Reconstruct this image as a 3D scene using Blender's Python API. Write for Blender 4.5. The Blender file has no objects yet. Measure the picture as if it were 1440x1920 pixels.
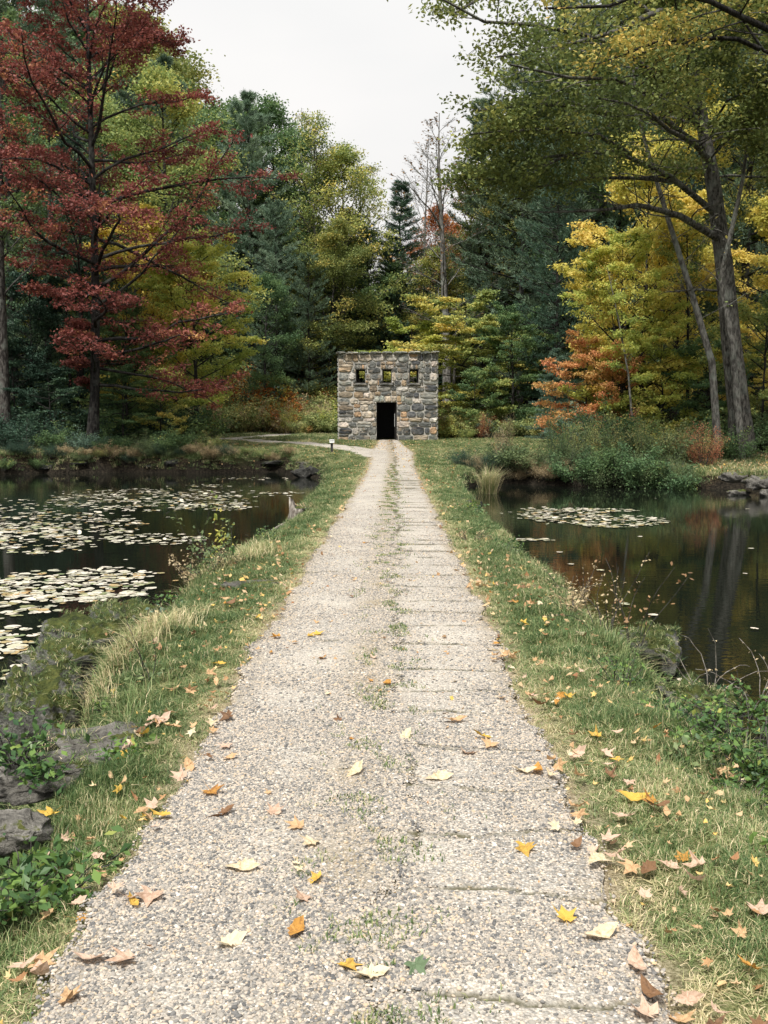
import bpy, math, random
import numpy as np
from mathutils import Vector, Matrix, Euler

# ------------------------------------------------------------------ camera
SC = bpy.context.scene
COL = SC.collection
F_PX, CX, CY = 1800.0, 720.0, 960.0
PITCH, YAW, CAM_Z = math.atan(160/1800), math.atan(20/1800), 1.6
cam_d = bpy.data.cameras.new('camera'); cam = bpy.data.objects.new('camera', cam_d); COL.objects.link(cam)
cam_d.sensor_fit = 'VERTICAL'; cam_d.sensor_height = 36.0; cam_d.lens = F_PX/1920*36.0
cam_d.clip_start = 0.05; cam_d.clip_end = 2000
cam.location = (0, 0, CAM_Z); cam.rotation_euler = (math.radians(90)-PITCH, 0, YAW)
SC.camera = cam

# ------------------------------------------------------------------ world and sun
SUN_EL, SUN_AZ = math.radians(60), math.radians(203)      # high, from behind the camera
W = bpy.data.worlds.new('World'); SC.world = W; W.use_nodes = True
wn_ = W.node_tree; wn_.nodes.clear()
def nd(t, typ, **kw):
    n = t.nodes.new(typ)
    for k, v in kw.items(): setattr(n, k, v)
    return n
o_ = nd(wn_, 'ShaderNodeOutputWorld')
sky = nd(wn_, 'ShaderNodeTexSky', sky_type='NISHITA', sun_disc=False)
sky.sun_elevation = SUN_EL; sky.sun_rotation = SUN_AZ; sky.dust_density = 4.0
b1 = nd(wn_, 'ShaderNodeBackground'); b1.inputs[1].default_value = 0.05
wn_.links.new(sky.outputs[0], b1.inputs[0])
geo = nd(wn_, 'ShaderNodeTexCoord')                       # thin even cloud deck, a little brighter overhead
sep = nd(wn_, 'ShaderNodeSeparateXYZ'); wn_.links.new(geo.outputs['Generated'], sep.inputs[0])
nz = nd(wn_, 'ShaderNodeTexNoise'); nz.inputs['Scale'].default_value = 1.6; nz.inputs['Detail'].default_value = 4
mp = nd(wn_, 'ShaderNodeMapping'); mp.inputs['Scale'].default_value = (1, 1, 3)
wn_.links.new(geo.outputs['Generated'], mp.inputs[0]); wn_.links.new(mp.outputs[0], nz.inputs[0])
cr = nd(wn_, 'ShaderNodeValToRGB')
cr.color_ramp.elements[0].position = .3; cr.color_ramp.elements[0].color = (.77, .78, .78, 1)
cr.color_ramp.elements[1].position = .7; cr.color_ramp.elements[1].color = (.92, .90, .88, 1)
wn_.links.new(nz.outputs[0], cr.inputs[0])
ma = nd(wn_, 'ShaderNodeMapRange'); ma.inputs[1].default_value = 0; ma.inputs[2].default_value = 1
ma.inputs[3].default_value = .87; ma.inputs[4].default_value = 1.2
wn_.links.new(sep.outputs[2], ma.inputs[0])
b2 = nd(wn_, 'ShaderNodeBackground'); wn_.links.new(cr.outputs[0], b2.inputs[0]); wn_.links.new(ma.outputs[0], b2.inputs[1])
mx = nd(wn_, 'ShaderNodeMixShader'); mx.inputs[0].default_value = .93
wn_.links.new(b1.outputs[0], mx.inputs[1]); wn_.links.new(b2.outputs[0], mx.inputs[2]); wn_.links.new(mx.outputs[0], o_.inputs[0])
sl = bpy.data.lights.new('sun', 'SUN'); sl.energy = 4.8; sl.angle = math.radians(7); sl.color = (1, .96, .9)
so = bpy.data.objects.new('sun', sl); COL.objects.link(so)
# sun azimuth measured from +Y clockwise seen from above
sdir = Vector((math.sin(SUN_AZ)*math.cos(SUN_EL), math.cos(SUN_AZ)*math.cos(SUN_EL), math.sin(SUN_EL)))
so.rotation_euler = sdir.to_track_quat('Z', 'Y').to_euler(); so.location = (0, 0, 40)
SC.view_settings.view_transform = 'Standard'; SC.view_settings.look = 'None'
SC.view_settings.exposure = 0.25; SC.view_settings.gamma = 1
SC.cycles.max_bounces = 6; SC.cycles.diffuse_bounces = 3; SC.cycles.transmission_bounces = 3
SC.cycles.transparent_max_bounces = 4; SC.cycles.caustics_reflective = False; SC.cycles.caustics_refractive = False
SC.cycles.use_denoising = True

# ------------------------------------------------------------------ helpers
R3 = np.array(cam.rotation_euler.to_matrix())
def ray(px, py):
    px = np.asarray(px, float); py = np.asarray(py, float)
    v = np.stack([(px-CX)/F_PX, -(py-CY)/F_PX, -np.ones_like(px)], -1)
    return v @ R3.T
def at(px, py, d):
    "photo direction at distance d along the path"
    v = ray(px, py); t = d/v[..., 1]
    return np.array([0, 0, CAM_Z]) + v*np.asarray(t)[..., None]
def on_z(px, py, z):
    v = ray(px, py); t = (z-CAM_Z)/v[..., 2]
    return np.array([0, 0, CAM_Z]) + v*np.asarray(t)[..., None]

def wave(x, y, scale, seed, n=9):
    r = np.random.default_rng(seed); out = 0
    for i in range(n):
        a = r.uniform(0, 6.283); f = 6.283/scale*r.uniform(.5, 2.2); ph = r.uniform(0, 6.283)
        out = out + np.sin((x*math.cos(a)+y*math.sin(a))*f+ph)
    return out/math.sqrt(n)

WZ = -0.60                                               # water level
def path_c(y): return np.interp(y, [0, 42, 50, 60], [-.11, -.11, -.2, -.38])
def path_h(y): return np.interp(y, [0, 3.5, 7, 36, 42, 47, 52, 56, 60], [.83, .85, .88, .88, .95, 1.05, .85, .72, .66])
LSH_Y = [-14, 0, 3.5, 5, 6.3, 7.2, 8.2, 9.5, 11, 13, 16, 18, 20, 24, 30, 36, 41, 44, 60]
LSH_X = [-1.75, -1.75, -1.72, -1.8, -2.1, -2.38, -2.48, -2.38, -2.5, -2.45, -2.2, -2.15, -2.3, -2.35, -2.4, -2.7, -3.3, -5, -5]
RSH_Y = [-14, 0, 4, 5, 6, 7.2, 9, 11, 13, 15, 18, 20.5, 22, 25, 30, 34, 37, 60]
RSH_X = [1.95, 1.95, 1.98, 2.0, 1.95, 1.98, 2.0, 2.05, 1.95, 2.1, 1.9, 1.95, 2.1, 2.1, 2.2, 2.5, 3.2, 4]
def shore_l(x): return np.interp(x, [-60, -30, -22, -18, -13, -9, -6.5, -5, -3], [20, 36, 42, 44.4, 46.2, 45.4, 46.5, 47, 44])
def shore_r(x): return np.interp(x, [1, 2.5, 4, 7, 10, 13, 16, 22, 40, 60], [39, 38.5, 37.2, 35.6, 34.6, 33.6, 31.6, 27, 20, 10])
def sd_land(x, y):
    s1 = np.minimum(x-np.interp(y, LSH_Y, LSH_X), np.interp(y, RSH_Y, RSH_X)-x)
    s1 = s1 + .07*wave(x, y, 1.1, 3)
    s2 = np.where(x < 0, y-shore_l(x), y-shore_r(x))*.95 + .22*wave(x, y, 3.2, 4)
    s3 = np.maximum(np.abs(x)-58, -12-y)*.5
    return np.maximum(np.maximum(s1, s2), s3)
def ramp(x, y):
    t = np.clip(y-33, 0, None)
    r = .03*t*t/(t+2.5)
    r = r + .035*np.clip(y-78, 0, None) + .12*np.clip(y-125, 0, 60)
    r = r + .02*np.clip(np.abs(x)-12, 0, 60)*np.clip((y-30)/20, 0, 1)
    return r
G_S = [-3, -1.5, -.2, 0, .1, .3, .55, .95, 1.6]
G_V = [-1.6, -1.1, -.25, 0, .30, .74, .88, .955, 1.0]
def height(x, y):
    x = np.asarray(x, float); y = np.asarray(y, float)
    s = sd_land(x, y)
    top = ramp(x, y) + .03*wave(x, y, 1.0, 5) + .05*wave(x, y, 9, 6)*np.clip((np.abs(x)-3)/5, 0, 1)
    off = np.abs(x-path_c(y)) - path_h(y)
    flat = np.clip(1-off/.5, 0, 1)*(y < 61)
    top = top*(1-flat) + (ramp(x, y)-.012)*flat
    return WZ + (top-WZ)*np.interp(s, G_S, G_V)
def hz(x, y): return float(height(x, y))

def make_mesh(name, V, F, attrs=None, smooth=False):
    "V (n,3); F list of integer arrays (m,k)"
    me = bpy.data.meshes.new(name)
    V = np.ascontiguousarray(V, dtype=np.float32)
    if not isinstance(F, (list, tuple)): F = [F]
    F = [np.asarray(f, dtype=np.int32) for f in F if len(f)]
    idx = np.concatenate([f.ravel() for f in F]) if F else np.zeros(0, np.int32)
    sizes = np.concatenate([np.full(len(f), f.shape[1], np.int32) for f in F]) if F else np.zeros(0, np.int32)
    me.vertices.add(len(V)); me.vertices.foreach_set('co', V.ravel())
    if len(idx):
        me.loops.add(len(idx)); me.loops.foreach_set('vertex_index', idx)
        me.polygons.add(len(sizes))
        me.polygons.foreach_set('loop_start', np.concatenate([[0], np.cumsum(sizes)[:-1]]).astype(np.int32))
        me.polygons.foreach_set('use_smooth', np.full(len(sizes), smooth))
    for k, a in (attrs or {}).items():
        a = np.asarray(a, np.float32)
        if a.ndim == 1: at_ = me.attributes.new(k, 'FLOAT', 'POINT'); at_.data.foreach_set('value', a)
        else: at_ = me.attributes.new(k, 'FLOAT_VECTOR', 'POINT'); at_.data.foreach_set('vector', a.ravel())
    me.update(calc_edges=True)
    return me
def link(name, data, parent=None, mat=None, loc=(0, 0, 0), rot=(0, 0, 0), scale=(1, 1, 1)):
    o = bpy.data.objects.new(name, data); COL.objects.link(o)
    o.location = loc; o.rotation_euler = rot; o.scale = scale
    if parent: o.parent = parent
    if mat is not None:
        if not data.materials: data.materials.append(mat)
        if data.materials[0] is not mat:
            o.material_slots[0].link = 'OBJECT'; o.material_slots[0].material = mat
    return o
def tag(o, label=None, cat=None, group=None, kind=None):
    if label: o['label'] = label
    if cat: o['category'] = cat
    if group: o['group'] = group
    if kind: o['kind'] = kind
    return o
def empty(name, loc, rz=0, s=1):
    o = bpy.data.objects.new(name, None); COL.objects.link(o); o.empty_display_size = .2
    o.location = loc; o.rotation_euler = (0, 0, rz); o.scale = (s, s, s); return o

# ------------------------------------------------------------------ materials
def mat(name):
    m = bpy.data.materials.new(name); m.use_nodes = True; t = m.node_tree; t.nodes.clear()
    out = nd(t, 'ShaderNodeOutputMaterial'); return m, t, out
def ramp_node(t, stops, interp='LINEAR'):
    r = nd(t, 'ShaderNodeValToRGB'); e = r.color_ramp.elements; r.color_ramp.interpolation = interp
    while len(e) < len(stops): e.new(.5)
    for el, (p, c) in zip(e, stops): el.position = p; el.color = (*c, 1)
    return r
def noise(t, scale, detail=3, vec=None, rough=.55):
    n = nd(t, 'ShaderNodeTexNoise'); n.inputs['Scale'].default_value = scale; n.inputs['Detail'].default_value = detail
    n.inputs['Roughness'].default_value = rough
    if vec: t.links.new(vec, n.inputs['Vector'])
    return n
def math_(t, op, a, b=None):
    n = nd(t, 'ShaderNodeMath', operation=op)
    for i, v in enumerate((a, b)):
        if v is None: continue
        if hasattr(v, 'node'): t.links.new(v, n.inputs[i])
        else: n.inputs[i].default_value = v
    return n.outputs[0]
def mixc(t, f, a, b, mode='MIX'):
    n = nd(t, 'ShaderNodeMix', data_type='RGBA', blend_type=mode)
    for i, v in ((0, f), (6, a), (7, b)):
        if hasattr(v, 'node'): t.links.new(v, n.inputs[i])
        elif i == 0: n.inputs[0].default_value = v
        else: n.inputs[i].default_value = (*v, 1)
    return n.outputs[2]
def principled(t, out, col, rough=.8, spec=.3, bump=None, bstr=.5, bdist=.02):
    p = nd(t, 'ShaderNodeBsdfPrincipled')
    if hasattr(col, 'node'): t.links.new(col, p.inputs['Base Color'])
    else: p.inputs['Base Color'].default_value = (*col, 1)
    if hasattr(rough, 'node'): t.links.new(rough, p.inputs['Roughness'])
    else: p.inputs['Roughness'].default_value = rough
    p.inputs['Specular IOR Level'].default_value = spec
    if bump is not None:
        b = nd(t, 'ShaderNodeBump'); b.inputs['Strength'].default_value = bstr; b.inputs['Distance'].default_value = bdist
        t.links.new(bump, b.inputs['Height']); t.links.new(b.outputs[0], p.inputs['Normal'])
    t.links.new(p.outputs[0], out.inputs[0]); return p
def leafmat(name, stops, transl=.35, rough=.55, gain=1.0, spec=.25, inst=False):
    m, t, out = mat(name)
    a = nd(t, 'ShaderNodeAttribute', attribute_name='v'); oi = nd(t, 'ShaderNodeObjectInfo')
    f = math_(t, 'ADD', a.outputs['Fac'], math_(t, 'MULTIPLY', math_(t, 'SUBTRACT', oi.outputs['Random'], .5), .22))
    if inst:
        ia = nd(t, 'ShaderNodeAttribute', attribute_name='sv', attribute_type='INSTANCER'); f = math_(t, 'ADD', a.outputs['Fac'], ia.outputs['Fac'])
    stops = [(p, tuple(min(.85, c*gain) for c in col)) for p, col in stops]
    r = ramp_node(t, stops); t.links.new(f, r.inputs[0])
    d = nd(t, 'ShaderNodeBsdfPrincipled'); t.links.new(r.outputs[0], d.inputs['Base Color'])
    d.inputs['Roughness'].default_value = rough; d.inputs['Specular IOR Level'].default_value = spec
    tr = nd(t, 'ShaderNodeBsdfTranslucent'); t.links.new(r.outputs[0], tr.inputs[0])
    x = nd(t, 'ShaderNodeMixShader'); x.inputs[0].default_value = transl
    t.links.new(d.outputs[0], x.inputs[1]); t.links.new(tr.outputs[0], x.inputs[2]); t.links.new(x.outputs[0], out.inputs[0])
    return m
M = {}
M['maple_red'] = leafmat('maple_red', [(0, (0.098, 0.085, 0.040)), (.14, (0.134, 0.062, 0.040)), (.4, (0.175, 0.054, 0.047)), (.68, (0.275, 0.084, 0.068)), (.84, (0.363, 0.156, 0.080)), (1, (0.501, 0.285, 0.096))])
M['rust'] = leafmat('rust', [(0, (.22, .06, .03)), (.5, (.42, .14, .04)), (1, (.62, .30, .06))])
M['yellow'] = leafmat('yellow', [(0, (0.299, 0.325, 0.073)), (.35, (0.510, 0.467, 0.110)), (.65, (0.661, 0.539, 0.139)), (1, (0.693, 0.484, 0.145))], .45, gain=1.15)
M['lime'] = leafmat('lime', [(0, (0.124, 0.176, 0.050)), (.4, (0.301, 0.354, 0.084)), (.75, (0.471, 0.437, 0.106)), (1, (0.600, 0.461, 0.122))], .45, gain=1.35)
M['gold_green'] = leafmat('gold_green', [(0, (0.073, 0.117, 0.043)), (.4, (0.162, 0.206, 0.067)), (.7, (0.326, 0.317, 0.091)), (1, (0.558, 0.384, 0.105))], .4, gain=1.6)
M['green'] = leafmat('green', [(0, (0.037, 0.073, 0.037)), (.5, (0.073, 0.123, 0.051)), (.85, (0.132, 0.177, 0.060)), (1, (0.345, 0.318, 0.084))], .35, gain=1.75)
M['olive'] = leafmat('olive', [(0, (0.052, 0.073, 0.027)), (.4, (0.106, 0.132, 0.039)), (.7, (0.198, 0.198, 0.054)), (.93, (0.388, 0.301, 0.083)), (1, (0.527, 0.344, 0.092))], .35, gain=1.65)
M['dark_green'] = leafmat('dark_green', [(0, (0.020, 0.044, 0.032)), (.6, (0.038, 0.073, 0.046)), (1, (0.073, 0.118, 0.055))], .25, gain=1.4)
M['blue_green'] = leafmat('blue_green', [(0, (0.053, 0.098, 0.071)), (.6, (0.104, 0.167, 0.122)), (1, (0.174, 0.237, 0.156))], .25, gain=1.2)
M['pine'] = leafmat('pine', [(0, (.034, .058, .036)), (.5, (.068, .105, .064)), (1, (.13, .17, .10))], .15, .5, gain=1.6)
M['pine_pale'] = leafmat('pine_pale', [(0, (.055, .09, .062)), (.5, (.105, .16, .108)), (1, (.18, .235, .15))], .15, .5, gain=1.5)  # paler copy of pine, distance haze put into the needle colour
M['spruce'] = leafmat('spruce', [(0, (.025, .052, .034)), (.6, (.045, .085, .055)), (1, (.08, .125, .07))], .15, .5, gain=1.5)
M['orange'] = leafmat('orange', [(0, (0.342, 0.299, 0.090)), (.3, (0.576, 0.385, 0.133)), (.7, (0.623, 0.292, 0.127)), (1, (0.657, 0.256, 0.152))], .4)
M['salmon'] = leafmat('salmon', [(0, (.25, .16, .08)), (.5, (.55, .22, .12)), (1, (.62, .28, .16))], .3)
M['scrub'] = leafmat('scrub', [(0, (.06, .09, .04)), (.4, (.15, .19, .07)), (.75, (.28, .27, .11)), (.95, (.45, .33, .10)), (1, (.42, .16, .09))], .3, gain=1.7)
M['bramble'] = leafmat('bramble', [(0, (.03, .07, .03)), (.5, (.07, .13, .04)), (.85, (.14, .22, .05)), (1, (.30, .30, .08))], .3, .4, gain=1.3)
M['bank_bush'] = leafmat('bank_bush', [(0, (.05, .075, .04)), (.5, (.10, .14, .06)), (.85, (.17, .20, .085)), (1, (.33, .20, .10))], .3, gain=1.5)
M['dry'] = leafmat('dry', [(0, (.20, .15, .08)), (.5, (.36, .28, .16)), (1, (.52, .43, .27))], .25, gain=1.2)
M['brownleaf'] = leafmat('brownleaf', [(0, (.16, .10, .06)), (.6, (.30, .18, .09)), (1, (.45, .28, .12))], .25)
M['grass'] = leafmat('grass', [(0, (.055, .10, .035)), (.3, (.11, .165, .06)), (.5, (.20, .25, .10)), (.68, (.36, .35, .18)), (.85, (.52, .44, .26)), (1, (.62, .52, .34))], .3, .45, inst=True, gain=1.2)
M['litter'] = leafmat('litter', [(0, (.28, .13, .06)), (.35, (.50, .32, .16)), (.6, (.62, .45, .28)), (.8, (.66, .44, .10)), (1, (.72, .60, .42))], .2)

def barkmat(name, dark, light, lichen=.35, sc=1.0):
    m, t, out = mat(name)
    tc = nd(t, 'ShaderNodeTexCoord'); mp = nd(t, 'ShaderNodeMapping'); mp.inputs['Scale'].default_value = (11*sc, 11*sc, 3.6*sc)
    t.links.new(tc.outputs['Object'], mp.inputs[0])
    n1 = noise(t, 1.0, 6, mp.outputs[0], .65); n2 = noise(t, 1.7*sc, 3, tc.outputs['Object'])
    r = ramp_node(t, [(.42, dark), (.52, tuple((a+b)/2 for a, b in zip(dark, light))), (.62, light)]); t.links.new(n1.outputs[0], r.inputs[0])
    r2 = ramp_node(t, [(.52, (0, 0, 0)), (.66, (1, 1, 1))]); t.links.new(n2.outputs[0], r2.inputs[0])
    c = mixc(t, math_(t, 'MULTIPLY', r2.outputs[0], lichen), r.outputs[0], (.30, .33, .29))
    principled(t, out, c, .9, .15, n1.outputs[0], .9, .05); return m
M['bark'] = barkmat('bark', (.025, .022, .02), (.12, .11, .10))
M['bark_dark'] = barkmat('bark_dark', (.012, .011, .011), (.05, .046, .042), .15)
M['bark_pale'] = barkmat('bark_pale', (.07, .066, .06), (.24, .23, .21), .5)
M['bark_grey'] = barkmat('bark_grey', (.035, .033, .03), (.16, .15, .135), .3)

def rockmat(name, c1, c2, moss):
    m, t, out = mat(name)
    tc = nd(t, 'ShaderNodeTexCoord'); g = nd(t, 'ShaderNodeNewGeometry'); s = nd(t, 'ShaderNodeSeparateXYZ')
    t.links.new(g.outputs['Normal'], s.inputs[0])
    n1 = noise(t, 9, 8, tc.outputs['Object'], .75); n2 = noise(t, 2.2, 4, tc.outputs['Object'])
    r = ramp_node(t, [(.36, tuple(a*.25 for a in c1)), (.47, tuple(a*.8 for a in c1)), (.55, c1), (.64, c2)]); t.links.new(n1.outputs[0], r.inputs[0])
    f = math_(t, 'MULTIPLY_ADD', s.outputs[2], .5); 
    f = math_(t, 'ADD', math_(t, 'MULTIPLY', s.outputs[2], .35), n2.outputs[0])
    n3 = noise(t, 17, 5, tc.outputs['Object'], .7); f = math_(t, 'ADD', f, math_(t, 'MULTIPLY', math_(t, 'SUBTRACT', n3.outputs[0], .5), .5))
    r2 = ramp_node(t, [(.86-moss*.2, (0, 0, 0)), (.93-moss*.2, (1, 1, 1))]); t.links.new(f, r2.inputs[0])
    mo = ramp_node(t, [(.36, (.02, .032, .012)), (.5, (.075, .095, .025)), (.64, (.17, .18, .05)), (.75, (.25, .22, .10))]); t.links.new(n1.outputs[0], mo.inputs[0])
    c = mixc(t, r2.outputs[0], r.outputs[0], mo.outputs[0])
    principled(t, out, c, .92, .2, math_(t, 'ADD', n1.outputs[0], math_(t, 'MULTIPLY', n3.outputs[0], .7)), 1.0, .09); return m
M['rock'] = rockmat('rock', (.19, .18, .16), (.34, .325, .295), .5); M['slab'] = rockmat('slab', (.27, .255, .225), (.44, .42, .38), .1)
M['rock_moss'] = rockmat('rock_moss', (.20, .20, .175), (.40, .39, .35), 1.0)
M['rock_dark'] = rockmat('rock_dark', (.06, .06, .055), (.15, .145, .13), .6)

def flat(name, c, rough=.8, spec=.3, nscale=12, var=.25):
    m, t, out = mat(name); tc = nd(t, 'ShaderNodeTexCoord'); n = noise(t, nscale, 5, tc.outputs['Object'])
    r = ramp_node(t, [(.3, tuple(x*(1-var) for x in c)), (.7, tuple(min(1, x*(1+var)) for x in c))]); t.links.new(n.outputs[0], r.inputs[0])
    principled(t, out, r.outputs[0], rough, spec, n.outputs[0], .4, .01); return m
M['mortar'] = flat('mortar', (.40, .385, .35), .95, .1, 9, .2)
M['iron'] = flat('iron', (.03, .028, .026), .6, .3)
M['inner'] = flat('inner', (.05, .05, .05), .95, .1)  # near-black, the darkness of the rooms put into the colour
M['post'] = flat('post', (.035, .035, .035), .7)
M['plate'] = flat('plate', (.50, .51, .50), .5, .4, 4, .06)
M['ink'] = flat('ink', (.06, .06, .06), .6)
M['wood'] = barkmat('weathered_wood', (.12, .10, .085), (.42, .39, .34), .2, 2.0)
M['mossy_wood'] = rockmat('mossy_wood', (.14, .11, .08), (.30, .26, .20), .9)

def stonemat():
    m, t, out = mat('wall_stone')
    oi = nd(t, 'ShaderNodeObjectInfo'); tc = nd(t, 'ShaderNodeTexCoord')
    ad = nd(t, 'ShaderNodeVectorMath', operation='ADD'); t.links.new(tc.outputs['Object'], ad.inputs[0])
    cmb = nd(t, 'ShaderNodeCombineXYZ'); t.links.new(math_(t, 'MULTIPLY', oi.outputs['Random'], 37.0), cmb.inputs[0]); t.links.new(cmb.outputs[0], ad.inputs[1])
    n = noise(t, 2.6, 7, ad.outputs[0], .7); n2 = noise(t, 1.1, 2, ad.outputs[0])
    r = ramp_node(t, [(.38, (.35, .37, .39)), (.5, (.95, .95, .95)), (.62, (1.6, 1.55, 1.5))]); t.links.new(n.outputs[0], r.inputs[0])
    c = mixc(t, 1.0, oi.outputs['Color'], r.outputs[0], 'MULTIPLY')
    r2 = ramp_node(t, [(.55, (0, 0, 0)), (.72, (.5, .5, .5))]); t.links.new(n2.outputs[0], r2.inputs[0])
    c = mixc(t, r2.outputs[0], c, (.36, .27, .18))
    principled(t, out, c, .85, .25, n.outputs[0], .7, .03); return m
M['stone'] = stonemat()

def groundmat():
    m, t, out = mat('ground'); tc = nd(t, 'ShaderNodeTexCoord'); P = tc.outputs['Object']
    n1 = noise(t, .9, 5, P); n2 = noise(t, 14, 5, P, .7); n3 = noise(t, .12, 3, P)
    n4 = noise(t, 90, 4, P, .8); grass = ramp_node(t, [(.36, (.025, .03, .012)), (.46, (.08, .10, .035)), (.56, (.17, .17, .075)), (.66, (.34, .28, .16))])
    t.links.new(mixc(t, .6, n1.outputs[0], n4.outputs[0]), grass.inputs[0])
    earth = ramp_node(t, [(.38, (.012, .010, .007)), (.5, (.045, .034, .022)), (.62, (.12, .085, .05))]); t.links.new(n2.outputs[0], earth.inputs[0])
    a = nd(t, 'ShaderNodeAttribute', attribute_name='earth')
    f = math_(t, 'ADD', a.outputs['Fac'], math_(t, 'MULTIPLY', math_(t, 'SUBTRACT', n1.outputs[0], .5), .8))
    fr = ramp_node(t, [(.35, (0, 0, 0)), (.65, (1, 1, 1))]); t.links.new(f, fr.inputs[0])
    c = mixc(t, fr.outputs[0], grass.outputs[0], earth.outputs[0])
    wt = nd(t, 'ShaderNodeAttribute', attribute_name='wet_shade'); wd_ = ramp_node(t, [(.42, (.006, .005, .004)), (.6, (.03, .025, .018))]); t.links.new(n2.outputs[0], wd_.inputs[0]); c = mixc(t, wt.outputs['Fac'], c, wd_.outputs[0])  # wet mud at the waterline, shade under the bank also put into its colour
    e = nd(t, 'ShaderNodeAttribute', attribute_name='edge')
    dirt = ramp_node(t, [(.38, (.10, .075, .045)), (.5, (.26, .21, .14)), (.62, (.48, .41, .31))]); t.links.new(n4.outputs[0], dirt.inputs[0])
    c = mixc(t, e.outputs['Fac'], c, dirt.outputs[0])
    principled(t, out, c, .95, .1, n2.outputs[0], .8, .03); return m
M['ground'] = groundmat()

def gravelmat(name, near):
    m, t, out = mat(name); tc = nd(t, 'ShaderNodeTexCoord'); P = tc.outputs['Object']
    vo = nd(t, 'ShaderNodeTexVoronoi'); vo.inputs['Scale'].default_value = 95; vo.inputs['Randomness'].default_value = 1; t.links.new(P, vo.inputs['Vector'])
    sx = nd(t, 'ShaderNodeSeparateColor'); t.links.new(vo.outputs['Color'], sx.inputs[0])
    st = ramp_node(t, [(0, (.20, .21, .215)), (.25, (.36, .35, .33)), (.5, (.52, .48, .43)), (.75, (.66, .58, .49)), (1, (.78, .74, .67))]); t.links.new(sx.outputs[0], st.inputs[0])
    dk = ramp_node(t, [(.25, (1, 1, 1)), (.62, (.45, .44, .42))]); t.links.new(math_(t, 'MULTIPLY', vo.outputs['Distance'], 1.0), dk.inputs[0])
    c = mixc(t, 1, st.outputs[0], dk.outputs[0], 'MULTIPLY')
    n1 = noise(t, 1.1, 5, P, .6); n2 = noise(t, 60, 5, P, .8)
    fine = ramp_node(t, [(.38, (.17, .158, .135)), (.5, (.44, .405, .35)), (.62, (.68, .62, .53))]); t.links.new(n2.outputs[0], fine.inputs[0])
    fr = ramp_node(t, [(.42, (.1, .1, .1)), (.62, (.75, .75, .75))]); t.links.new(n1.outputs[0], fr.inputs[0])
    c = mixc(t, fr.outputs[0], c, fine.outputs[0])
    cr_ = nd(t, 'ShaderNodeAttribute', attribute_name='crack')
    c = mixc(t, cr_.outputs['Fac'], c, (.075, .07, .035))
    ms = nd(t, 'ShaderNodeAttribute', attribute_name='dirt')
    mf = math_(t, 'MULTIPLY', ms.outputs['Fac'], ramp_(t, n1.outputs[0]))
    c = mixc(t, mf, c, (.24, .19, .115))
    h = math_(t, 'SUBTRACT', math_(t, 'MULTIPLY', n2.outputs[0], .4), vo.outputs['Distance'])
    principled(t, out, c, .9, .2, h, .7, .008); return m
def ramp_(t, s):
    r = ramp_node(t, [(.38, (.2, .2, .2)), (.6, (1, 1, 1))]); t.links.new(s, r.inputs[0]); return r.outputs[0]
M['gravel'] = gravelmat('gravel', True)

def watermat():
    m, t, out = mat('pond_water'); tc = nd(t, 'ShaderNodeTexCoord')
    mp = nd(t, 'ShaderNodeMapping'); mp.inputs['Scale'].default_value = (1.4, 4.6, 1); t.links.new(tc.outputs['Object'], mp.inputs[0])
    n1 = noise(t, 1.5, 3, mp.outputs[0], .5); n0 = noise(t, .12, 2, tc.outputs['Object'])
    k = ramp_node(t, [(.4, (.15, .15, .15)), (.65, (1, 1, 1))]); t.links.new(n0.outputs[0], k.inputs[0])
    n2 = noise(t, 40, 4, tc.outputs['Object']); 
    c = ramp_node(t, [(.5, (.006, .008, .006)), (.8, (.014, .015, .009))]); t.links.new(n2.outputs[0], c.inputs[0])
    h = math_(t, 'MULTIPLY', n1.outputs[0], k.outputs[0])
    p = principled(t, out, c.outputs[0], .02, .5, h, .35, .012); p.inputs['IOR'].default_value = 1.33
    return m
M['water'] = watermat()

def padmat():
    m, t, out = mat('lily_pad'); oi = nd(t, 'ShaderNodeObjectInfo'); a = nd(t, 'ShaderNodeAttribute', attribute_name='v')
    tc = nd(t, 'ShaderNodeTexCoord'); n = noise(t, 14, 3, tc.outputs['Object'])
    f = math_(t, 'ADD', math_(t, 'MULTIPLY', oi.outputs['Random'], .8), math_(t, 'MULTIPLY', a.outputs['Fac'], 1.0))
    f = math_(t, 'FRACT', f)
    r = ramp_node(t, [(0, (.38, .39, .28)), (.3, (.58, .56, .46)), (.6, (.70, .65, .56)), (.72, (.74, .66, .54)), (.80, (.30, .34, .18)), (.90, (.50, .33, .15)), (1, (.16, .24, .12))]); t.links.new(f, r.inputs[0])
    c = mixc(t, math_(t, 'MULTIPLY', n.outputs[0], .35), r.outputs[0], (.20, .17, .10))
    principled(t, out, c, .35, .5, n.outputs[0], .3, .01); return m
M['pad'] = padmat()
def pebblemat():
    m, t, out = mat('pebble'); a = nd(t, 'ShaderNodeAttribute', attribute_name='pc', attribute_type='INSTANCER')
    r = ramp_node(t, [(0, (.085, .085, .085)), (.2, (.165, .16, .152)), (.45, (.27, .25, .22)), (.68, (.38, .335, .28)), (.85, (.46, .395, .32)), (.93, (.44, .34, .23)), (1, (.58, .55, .50))]); t.links.new(a.outputs['Fac'], r.inputs[0])
    principled(t, out, r.outputs[0], .75, .3); return m
M['pebble'] = pebblemat()

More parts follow.
